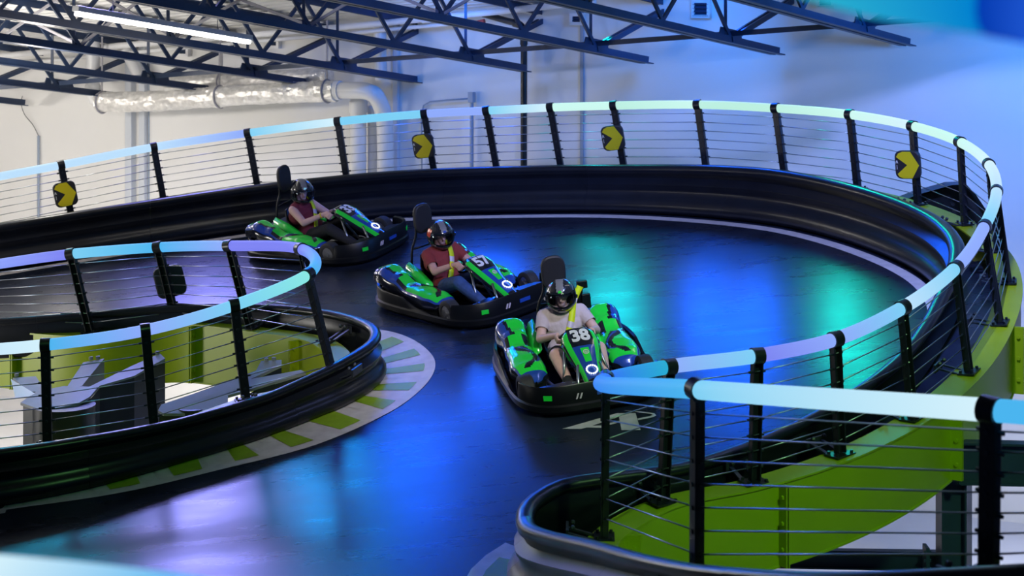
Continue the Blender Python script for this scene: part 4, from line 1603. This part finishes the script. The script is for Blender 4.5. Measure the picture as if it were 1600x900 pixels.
    # struts carrying the nose
    for s in (-1, 1):
        mb = MB()
        mb.tube([V((0.34, 0.15 * s, 0.46)), V((0.52, 0.24 * s, 0.1))], 0.014, 8)
        mb.build('nose_strut', M['chrome'], root, smooth=True)
        mb = MB()
        mb.tube([V((0.62, 0.1 * s, 0.36)), V((0.78, 0.16 * s, 0.12))], 0.014, 8)
        mb.build('nose_strut', M['chrome'], root, smooth=True)
    # number
    me = text_mesh(number, 0.195, 0.008)
    e1, e2 = V((0.30, 0, 0.565)), V((0.44, 0, 0.507))
    upv = (e1 - e2).normalized()
    nv = V((0, 1, 0)).cross(upv).normalized()
    if nv.z < 0: nv = -nv
    ctr = (e1 + e2) / 2 + V((-0.012, 0, 0)) + nv * 0.012
    for v in me.vertices:
        p = v.co.copy()
        v.co = ctr + V((0, 1, 0)) * p.x * 0.92 + upv * p.y * 1.1 + nv * (p.z - 0.008 * (abs(p.x) / 0.1) ** 2)
    me.materials.append(M['white_print'])
    nb = bpy.data.objects.new('race_number', me)
    C.objects.link(nb)
    nb.parent = nf
    # little round badge
    pc = V((0.56, 0, 0.442 + 0.012))
    nslope = V((0.5, 0, 0.87)).normalized()
    ax = V((0, 1, 0)); ay = nslope.cross(ax).normalized()

    def ringpts(r, n): return [pc + ax * r * math.cos(2 * PI * k / n) + ay * r * math.sin(2 * PI * k / n) for k in range(n)]
    mb = MB()
    mb.tube(ringpts(0.024, 20), 0.004, 5, closed=True)
    mb.tube(ringpts(0.010, 12), 0.003, 5, closed=True)
    mb.build('round_badge', M['white_print'], nf, smooth=True)
    pc = V((0.745, 0, 0.333 + 0.012))
    mb = MB()
    for p in ringpts(0.05, 16): mb.ball(p, 0.0082, nu=8, nv=5)
    mb.build('led_ring', M['led'], nf, smooth=True)
    mb = MB(); mb.box(V((0.90, 0.16, 0.275)), 0.03, 0.14, 0.02); mb.build('red_marker', M['red_led'], root, bevel=0.005)
    # --- steering wheel and column, pedals
    wc = V((0.165, 0, 0.475))
    an = V((-0.72, 0, 0.70)).normalized()
    sx = V((0, 1, 0)); sy = an.cross(sx).normalized()
    pts = []
    for k in range(36):
        a = 2 * PI * k / 36
        pts.append(wc + sx * 0.155 * math.cos(a) + sy * 0.125 * math.sin(a))
    mb = MB(); mb.tube(pts, 0.016, 10, closed=True)
    sw = mb.build('steering_wheel', M['kart_black'], root, smooth=True)
    mb = MB()
    mb.cyl(wc - an * 0.01, wc + an * 0.012, 0.05, 16)
    for a in (0, 180, 270):
        d = sx * math.cos(math.radians(a)) * 0.15 + sy * math.sin(math.radians(a)) * 0.12
        mb.bar(wc, wc + d, 0.03, 0.008, up=an)
    mb.build('spokes', M['kart_gloss'], sw)
    mb = MB(); mb.cyl(wc, V((0.5, 0, 0.14)), 0.014, 10); mb.build('steering_column', M['chrome'], root, smooth=True)
    for s in (-1, 1):
        mb = MB()
        mb.bar(V((0.66, 0.15 * s, 0.07)), V((0.70, 0.15 * s, 0.2)), 0.012, 0.012)
        mb.box(V((0.695, 0.15 * s, 0.19)), 0.012, 0.07, 0.09)
        mb.build('pedal', M['chrome'], root)
    return root


# -- bodies: tapered limbs fused into one continuous surface
def capsule(bm_v, bm_f, a, b, ra, rb, n=14, caps=4):
    a, b = V(a), V(b)
    d = b - a
    L = d.length
    d = d / L if L > 1e-6 else V((0, 0, 1))
    s = d.orthogonal().normalized()
    q = d.cross(s)
    ringsets = []
    for k in range(caps + 1):
        t = PI / 2 * k / caps
        ringsets.append((a - d * (ra * math.cos(t)), max(ra * math.sin(t), 1e-4)))
    for k in range(caps + 1):
        t = PI / 2 * (1 - k / caps)
        ringsets.append((b + d * (rb * math.cos(t)), max(rb * math.sin(t), 1e-4)))
    base = len(bm_v)
    for c, r in ringsets:
        for i in range(n):
            an = 2 * PI * i / n
            bm_v.append(c + s * (r * math.cos(an)) + q * (r * math.sin(an)))
    for j in range(len(ringsets) - 1):
        for i in range(n):
            i2 = (i + 1) % n
            bm_f.append([base + j * n + i, base + j * n + i2, base + (j + 1) * n + i2, base + (j + 1) * n + i])
    m = len(ringsets) - 1
    bm_f.append([base + i for i in range(n)][::-1])
    bm_f.append([base + m * n + i for i in range(n)])


def ellip(bm_v, bm_f, c, r, M3=None, nu=20, nv=14):
    t = MB()
    t.ball(c, r[0], r[1], r[2], nu, nv, M3)
    b = len(bm_v)
    bm_v += t.v
    bm_f += [[i + b for i in f] for f in t.f]


def fuse(name, shapes, m, parent, voxel=0.009, smooth=2, keep=None):
    vs, fs = [], []
    for sh in shapes:
        if sh[0] == 'c': capsule(vs, fs, *sh[1:])
        else: ellip(vs, fs, *sh[1:])
    me = bpy.data.meshes.new('tmp_fuse')
    me.from_pydata([tuple(v) for v in vs], [], fs)
    bm = bmesh.new(); bm.from_mesh(me)
    bmesh.ops.recalc_face_normals(bm, faces=bm.faces)
    bm.to_mesh(me); bm.free()
    t = bpy.data.objects.new('tmp_fuse', me)
    C.objects.link(t)
    r = t.modifiers.new('r', 'REMESH'); r.mode = 'VOXEL'; r.voxel_size = voxel
    if smooth:
        sm = t.modifiers.new('s', 'SMOOTH'); sm.factor = 0.5; sm.iterations = smooth
    dg = bpy.context.evaluated_depsgraph_get()
    out = bpy.data.meshes.new_from_object(t.evaluated_get(dg))
    bpy.data.objects.remove(t); bpy.data.meshes.remove(me)
    if keep:
        bm = bmesh.new(); bm.from_mesh(out)
        bmesh.ops.delete(bm, geom=[f for f in bm.faces if not keep(f.calc_center_median())], context='FACES')
        bm.to_mesh(out); bm.free()
    out.name = name
    out.materials.clear()
    out.materials.append(m)
    out.polygons.foreach_set('use_smooth', [True] * len(out.polygons))
    o = bpy.data.objects.new(name, out)
    C.objects.link(o)
    o.parent = parent
    return o


def make_driver(mtx, label, shirt, pants, skin, sleeves, shorts, head_yaw, head_pitch, shoe, trim, lean=0.0, steer=0.0, bracelet=True, reach=0.0):
    root = empty('person', (0, 0, 0), label, 'person', 'kart drivers')
    root.matrix_world = mtx
    hipc = V((-0.26, 0, 0.185))
    chest = V((-0.36, lean * 0.5, 0.44))
    neck = V((-0.375, lean, 0.60))
    hc = V((-0.335, lean * 1.15, 0.745))
    sh = {s: V((-0.365, 0.185 * s + lean * 0.9, 0.545)) for s in (-1, 1)}
    # grip points on the rim, turned by the steering angle
    wc = V((0.165, 0, 0.475)); an = V((-0.72, 0, 0.70)).normalized(); sx = V((0, 1, 0)); sy = an.cross(sx).normalized()
    grip, tang = {}, {}
    for s in (-1, 1):
        a = (0 if s > 0 else PI) + steer
        grip[s] = wc + sx * 0.155 * math.cos(a) + sy * 0.125 * math.sin(a)
        tang[s] = (-sx * 0.155 * math.sin(a) + sy * 0.125 * math.cos(a)).normalized() * s
    wrist = {s: grip[s] + V((-0.085, 0.02 * s, 0.012)) for s in (-1, 1)}
    elb = {}
    for s in (-1, 1):
        mid = (sh[s] + wrist[s]) / 2
        dl = (wrist[s] - sh[s]).length
        L = 0.275
        off_ = math.sqrt(max(L * L - (dl / 2) ** 2, 0.002))
        elb[s] = mid + V((-0.1, 0.62 * s, -0.78)).normalized() * off_
    hip = {s: V((-0.24, 0.095 * s, 0.175)) for s in (-1, 1)}
    knee = {s: V((0.19, 0.215 * s, 0.335)) for s in (-1, 1)}
    ank = {s: V((0.545, 0.175 * s, 0.145)) for s in (-1, 1)}
    toe = {s: V((0.655, 0.165 * s, 0.19)) for s in (-1, 1)}
    shp = []
    # torso, neck, head
    shp += [('c', hipc + V((0, -0.07, 0)), hipc + V((0, 0.07, 0)), 0.125, 0.125), ('c', hipc, chest, 0.125, 0.135),
            ('c', chest + V((0, -0.075, 0)), chest + V((0, 0.075, 0)), 0.12, 0.12), ('c', chest + V((0, -0.06, 0.08)), chest + V((0, 0.06, 0.08)), 0.10, 0.10),
            ('c', sh[-1] * 0.85 + sh[1] * 0.15, sh[1] * 0.85 + sh[-1] * 0.15, 0.07, 0.07), ('c', neck - V((0, 0, 0.06)), hc - V((0.02, 0, 0.04)), 0.06, 0.056)]
    RY = Matrix.Rotation(head_yaw, 3, 'Z') @ Matrix.Rotation(head_pitch, 3, 'Y')

    def H(x, y, z): return hc + RY @ V((x, y, z))
    shp += [('e', H(-0.01, 0, 0.02), (0.095, 0.075, 0.105), RY), ('c', H(0.035, 0, -0.055), H(0.055, 0, -0.075), 0.05, 0.035), ('c', H(0.082, 0, 0.0), H(0.104, 0, -0.028), 0.010, 0.014),
            ('c', H(0.07, -0.03, 0.028), H(0.07, 0.03, 0.028), 0.016, 0.016), ('c', H(0.0, 0.076, -0.005), H(0, 0.076, 0.015), 0.012, 0.012), ('c', H(0.0, -0.076, -0.005), H(0, -0.076, 0.015), 0.012, 0.012)]
    for s in (-1, 1):
        shp += [('c', sh[s], elb[s], 0.056, 0.043), ('c', elb[s], wrist[s], 0.043, 0.028)]
        shp += [('c', hip[s], knee[s], 0.092, 0.062), ('c', knee[s], knee[s].lerp(ank[s], 0.35), 0.062, 0.06), ('c', knee[s].lerp(ank[s], 0.35), ank[s], 0.06, 0.036), ('c', ank[s], toe[s], 0.036, 0.03)]
        # hand: palm lies on the near side of the rim, fingers curl round it, thumb on the inside
        g_, t_ = grip[s], tang[s]
        rad = (g_ - wc).normalized()
        palm = g_ + an * 0.026 - V((0.03, 0, 0)) + rad * 0.012
        shp += [('c', wrist[s], palm, 0.027, 0.03), ('c', palm - t_ * 0.026, palm + t_ * 0.026, 0.022, 0.020)]
        for k, ln in enumerate((0.92, 1.0, 0.95, 0.78)):
            o_ = t_ * (0.033 - 0.022 * k)
            p0 = palm + o_ + rad * 0.012
            p1 = g_ + o_ + rad * 0.036 * ln + an * 0.012
            p2 = g_ + o_ + rad * 0.030 * ln - an * 0.024
            p3 = g_ + o_ - rad * 0.004 - an * 0.032 * ln
            shp += [('c', p0, p1, 0.0105, 0.010), ('c', p1, p2, 0.010, 0.0092), ('c', p2, p3, 0.0092, 0.008)]
        th0 = palm + t_ * 0.03 - rad * 0.01
        th1 = g_ + t_ * 0.052 - rad * 0.018 + an * 0.018
        th2 = g_ + t_ * 0.070 - rad * 0.006 + an * 0.022
        shp += [('c', th0, th1, 0.013, 0.0115), ('c', th1, th2, 0.0115, 0.009)]
    fuse('body', shp, skin, root, 0.0085, 2)
    # clothes
    up_n = 0.045
    cl = [('c', hipc + V((0.02, -0.075, 0.03)), hipc + V((0.02, 0.075, 0.03)), 0.135, 0.135), ('c', hipc + V((0.01, 0, 0.02)), chest, 0.142, 0.15),
          ('c', chest + V((0, -0.08, 0)), chest + V((0, 0.08, 0)), 0.134, 0.134), ('c', chest + V((0, -0.066, 0.08)), chest + V((0, 0.066, 0.08)), 0.114, 0.114),
          ('c', sh[-1] * 0.86 + sh[1] * 0.14, sh[1] * 0.86 + sh[-1] * 0.14, 0.08, 0.08), ('c', neck - V((0.01, 0, 0.06)), neck - V((0.004, 0, 0.005)), 0.072, 0.066)]
    if sleeves:
        for s in (-1, 1):
            e = sh[s].lerp(elb[s], sleeves)
            cl += [('c', sh[s], e, 0.070, 0.066)]
        cut = []
        for s in (-1, 1):
            e = sh[s].lerp(elb[s], sleeves)
            cut.append((e, (elb[s] - sh[s]).normalized(), s))
        keep = lambda p: not any(((p - e).dot(d) > 0.0 and (p - e).length < 0.13) for e, d, s in cut)
    else:
        keep = None
    so_ = fuse('shirt', cl, shirt, root, 0.010, 2, keep)
    pl = [('c', hip[-1] + V((-0.03, 0.01, 0)), hip[1] + V((-0.03, -0.01, 0)), 0.128, 0.128)]
    for s in (-1, 1):
        if shorts:
            e = hip[s].lerp(knee[s], 0.62)
            pl += [('c', hip[s], e, 0.104, 0.086)]
        else:
            pl += [('c', hip[s], knee[s], 0.103, 0.074), ('c', knee[s], knee[s].lerp(ank[s], 0.35), 0.073, 0.070), ('c', knee[s].lerp(ank[s], 0.35), ank[s], 0.070, 0.052)]
    keepp = None
    if shorts:
        keepp = lambda p: p.x < hip[1].lerp(knee[1], 0.62).x
    fuse('shorts' if shorts else 'trousers', pl, pants, root, 0.010, 2, keepp)
    for s in (-1, 1):
        if shorts:
            fuse('sock', [('c', ank[s].lerp(knee[s], 0.22), ank[s], 0.046, 0.044)], M['black_cloth'], root, 0.008, 1)
        fuse('shoe', [('c', ank[s] + V((-0.025, 0, -0.06)), toe[s] + V((0.02, 0, -0.045)), 0.044, 0.040), ('c', ank[s] + V((0, 0, -0.02)), ank[s] + V((0.01, 0, -0.05)), 0.048, 0.05), ('c', toe[s] + V((-0.03, 0, -0.02)), toe[s] + V((0.03, 0, 0.0)), 0.042, 0.036)], shoe, root, 0.008, 1)
    # face
    for s in (-1, 1):
        mb = MB(); mb.ball(H(0.078, 0.031 * s, 0.012), 0.010, 0.014, 0.008, 10, 8, RY); ey = mb.build('eye', M['eye'], root, smooth=True)
        mb = MB(); mb.ball(H(0.087, 0.031 * s, 0.012), 0.004, 0.006, 0.006, 8, 6, RY); mb.build('iris', M['dark'], ey, smooth=True)
        mb = MB(); mb.tube([H(0.080, 0.014 * s, 0.032), H(0.083, 0.03 * s, 0.038), H(0.074, 0.047 * s, 0.033)], [0.003, 0.0045, 0.002], 6); mb.build('eyebrow', M['dark'], root, smooth=True)
    mb = MB(); mb.tube([H(0.082, -0.022, -0.056), H(0.09, 0, -0.054), H(0.082, 0.022, -0.056)], [0.003, 0.006, 0.003], 6); mb.build('mouth', M['lip'], root, smooth=True)
    # helmet: shell with a face port, chin bar, visor
    a_, b_, c_ = 0.18, 0.15, 0.168
    ctr = H(0.0, 0, -0.012)

    def hp(ph, th, k=1.0):
        """ph azimuth from straight ahead, th elevation."""
        x = a_ * math.cos(th) * math.cos(ph)
        y = b_ * math.cos(th) * math.sin(ph)
        z = c_ * math.sin(th)
        if x > 0.05 and th < 0: x *= 1 + 0.16 * min(1, (x - 0.05) / 0.1) * min(1, -th * 1.6)
        return ctr + RY @ V((x * k, y * k, z * k))
    nu, nv = 64, 40
    T0, T1, P0 = math.radians(-20), math.radians(22), math.radians(62)
    rows_ = []
    for j in range(nv + 1):
        th = lerp(math.radians(-62), math.radians(90), j / nv)
        rows_.append([hp(2 * PI * i / nu - PI, th) for i in range(nu)])
    vs, fs, mi = [], [], []
    for r_ in rows_: vs += r_
    for j in range(nv):
        thm = lerp(math.radians(-62), math.radians(90), (j + 0.5) / nv)
        for i in range(nu):
            ph = 2 * PI * (i + 0.5) / nu - PI
            pw = P0 * (1 - 0.25 * max(0, (thm - math.radians(8)) / math.radians(19)) ** 2)
            if T0 < thm < T1 and abs(ph) < pw: continue
            i2 = (i + 1) % nu
            fs.append([j * nu + i, j * nu + i2, (j + 1) * nu + i2, (j + 1) * nu + i])
            col = 0
            q = math.sin(ph) * math.cos(thm)
            if thm > math.radians(34) and abs(q) < 0.24 and (math.cos(ph) > -0.2): col = 1
            if trim and math.radians(6) < thm < math.radians(36) and 1.19 < abs(ph) < 1.75: col = 2
            if trim and math.radians(-14) < thm < math.radians(3) and 1.25 < abs(ph) < 1.5: col = 1
            mi.append(col)
    mb = MB(); mb.add(vs, fs, mi)
    hm = mb.build('helmet', [M['helmet'], M['helmet_grey'], M['helmet_red']], root, smooth=True)
    so = hm.modifiers.new('th', 'SOLIDIFY'); so.thickness = 0.016; so.offset = -1
    rows_ = []
    for j in range(13):
        th = lerp(T0 - 0.06, T1 + 0.06, j / 12)
        rows_.append([hp(lerp(-P0 - 0.1, P0 + 0.1, i / 28), th, 1.03) for i in range(29)])
    mb = MB(); mb.grid(rows_)
    vz = mb.build('visor', M['visor'], hm, smooth=True)
    mb = MB()
    rim_pts = [rows_[0][i] for i in range(29)] + [rows_[j][28] for j in range(1, 13)] + [rows_[12][28 - i] for i in range(1, 29)] + [rows_[12 - j][0] for j in range(1, 12)]
    mb.tube(rim_pts, 0.004, 6, closed=True)
    mb.build('visor_rim', M['kart_gloss'], hm, smooth=True)
    for s in (-1, 1):
        mb = MB(); p = hp(s * (P0 + 0.12), 0.05, 1.03); q = hp(s * (P0 + 0.12), 0.05, 1.12); mb.cyl(p, q, 0.018, 12); mb.build('visor_pivot', M['kart_gloss'], hm, smooth=True, autosmooth=40)
    mb = MB(); mb.plate([hp(-0.28, -0.62, 1.02), hp(0.28, -0.62, 1.02), hp(0.24, -0.72, 1.02), hp(-0.24, -0.72, 1.02)], 0.01, RY @ V((1, 0, -0.3))); mb.build('chin_vent', M['kart_gloss'], hm)
    mb = MB(); mb.plate([hp(-0.16, 0.52, 1.02), hp(0.16, 0.52, 1.02), hp(0.1, 0.66, 1.03), hp(-0.1, 0.66, 1.03)], 0.01, RY @ V((0.7, 0, 0.7))); mb.build('top_vent', M['kart_green'] if not trim else M['kart_blue'], hm)
    if bracelet:
        s = -1
        p = wrist[s].lerp(elb[s], 0.12); d = (elb[s] - wrist[s]).normalized()
        sd = d.orthogonal().normalized(); q_ = d.cross(sd)
        mb = MB(); mb.tube([p + sd * 0.033 * math.cos(a * PI / 8) + q_ * 0.033 * math.sin(a * PI / 8) for a in range(16)], 0.007, 6, closed=True)
        mb.build('wristband', M['pad_yellow'], root, smooth=True)
    return root


m38 = kart_matrix(0.615, 17.18, 11)
m57 = kart_matrix(-0.52, 19.85, 42)
m33 = kart_matrix(-2.30, 22.62, 60)
make_kart('38', m38, 'green and black go-kart with number 38, nearest to the viewer', 0.05)
make_kart('57', m57, 'green and black go-kart with number 57, in the middle of the three', -0.1)
make_kart('33', m33, 'green and black go-kart with number 33, farthest back near the barrier', -0.1)
R_ = math.radians
make_driver(m38, 'seated driver in pale pink tee and black shorts at the wheel of kart 38', M['tee'], M['black_cloth'], M['skin_pale'], 0.62, True, R_(-14), R_(4), M['shoe'], False, bracelet=False)
make_driver(m57, 'seated driver in brick red polo shirt and jeans in kart 57', M['brick'], M['denim'], M['skin'], 0.66, False, R_(-20), R_(8), M['grey_shoe'], True, lean=0.02, steer=0.25)
make_driver(m33, 'seated driver in sleeveless maroon top and black leggings in kart 33', M['maroon'], M['black_cloth'], M['skin_pale'], 0, False, R_(-36), R_(8), M['shoe'], False, lean=0.0, steer=0.2)
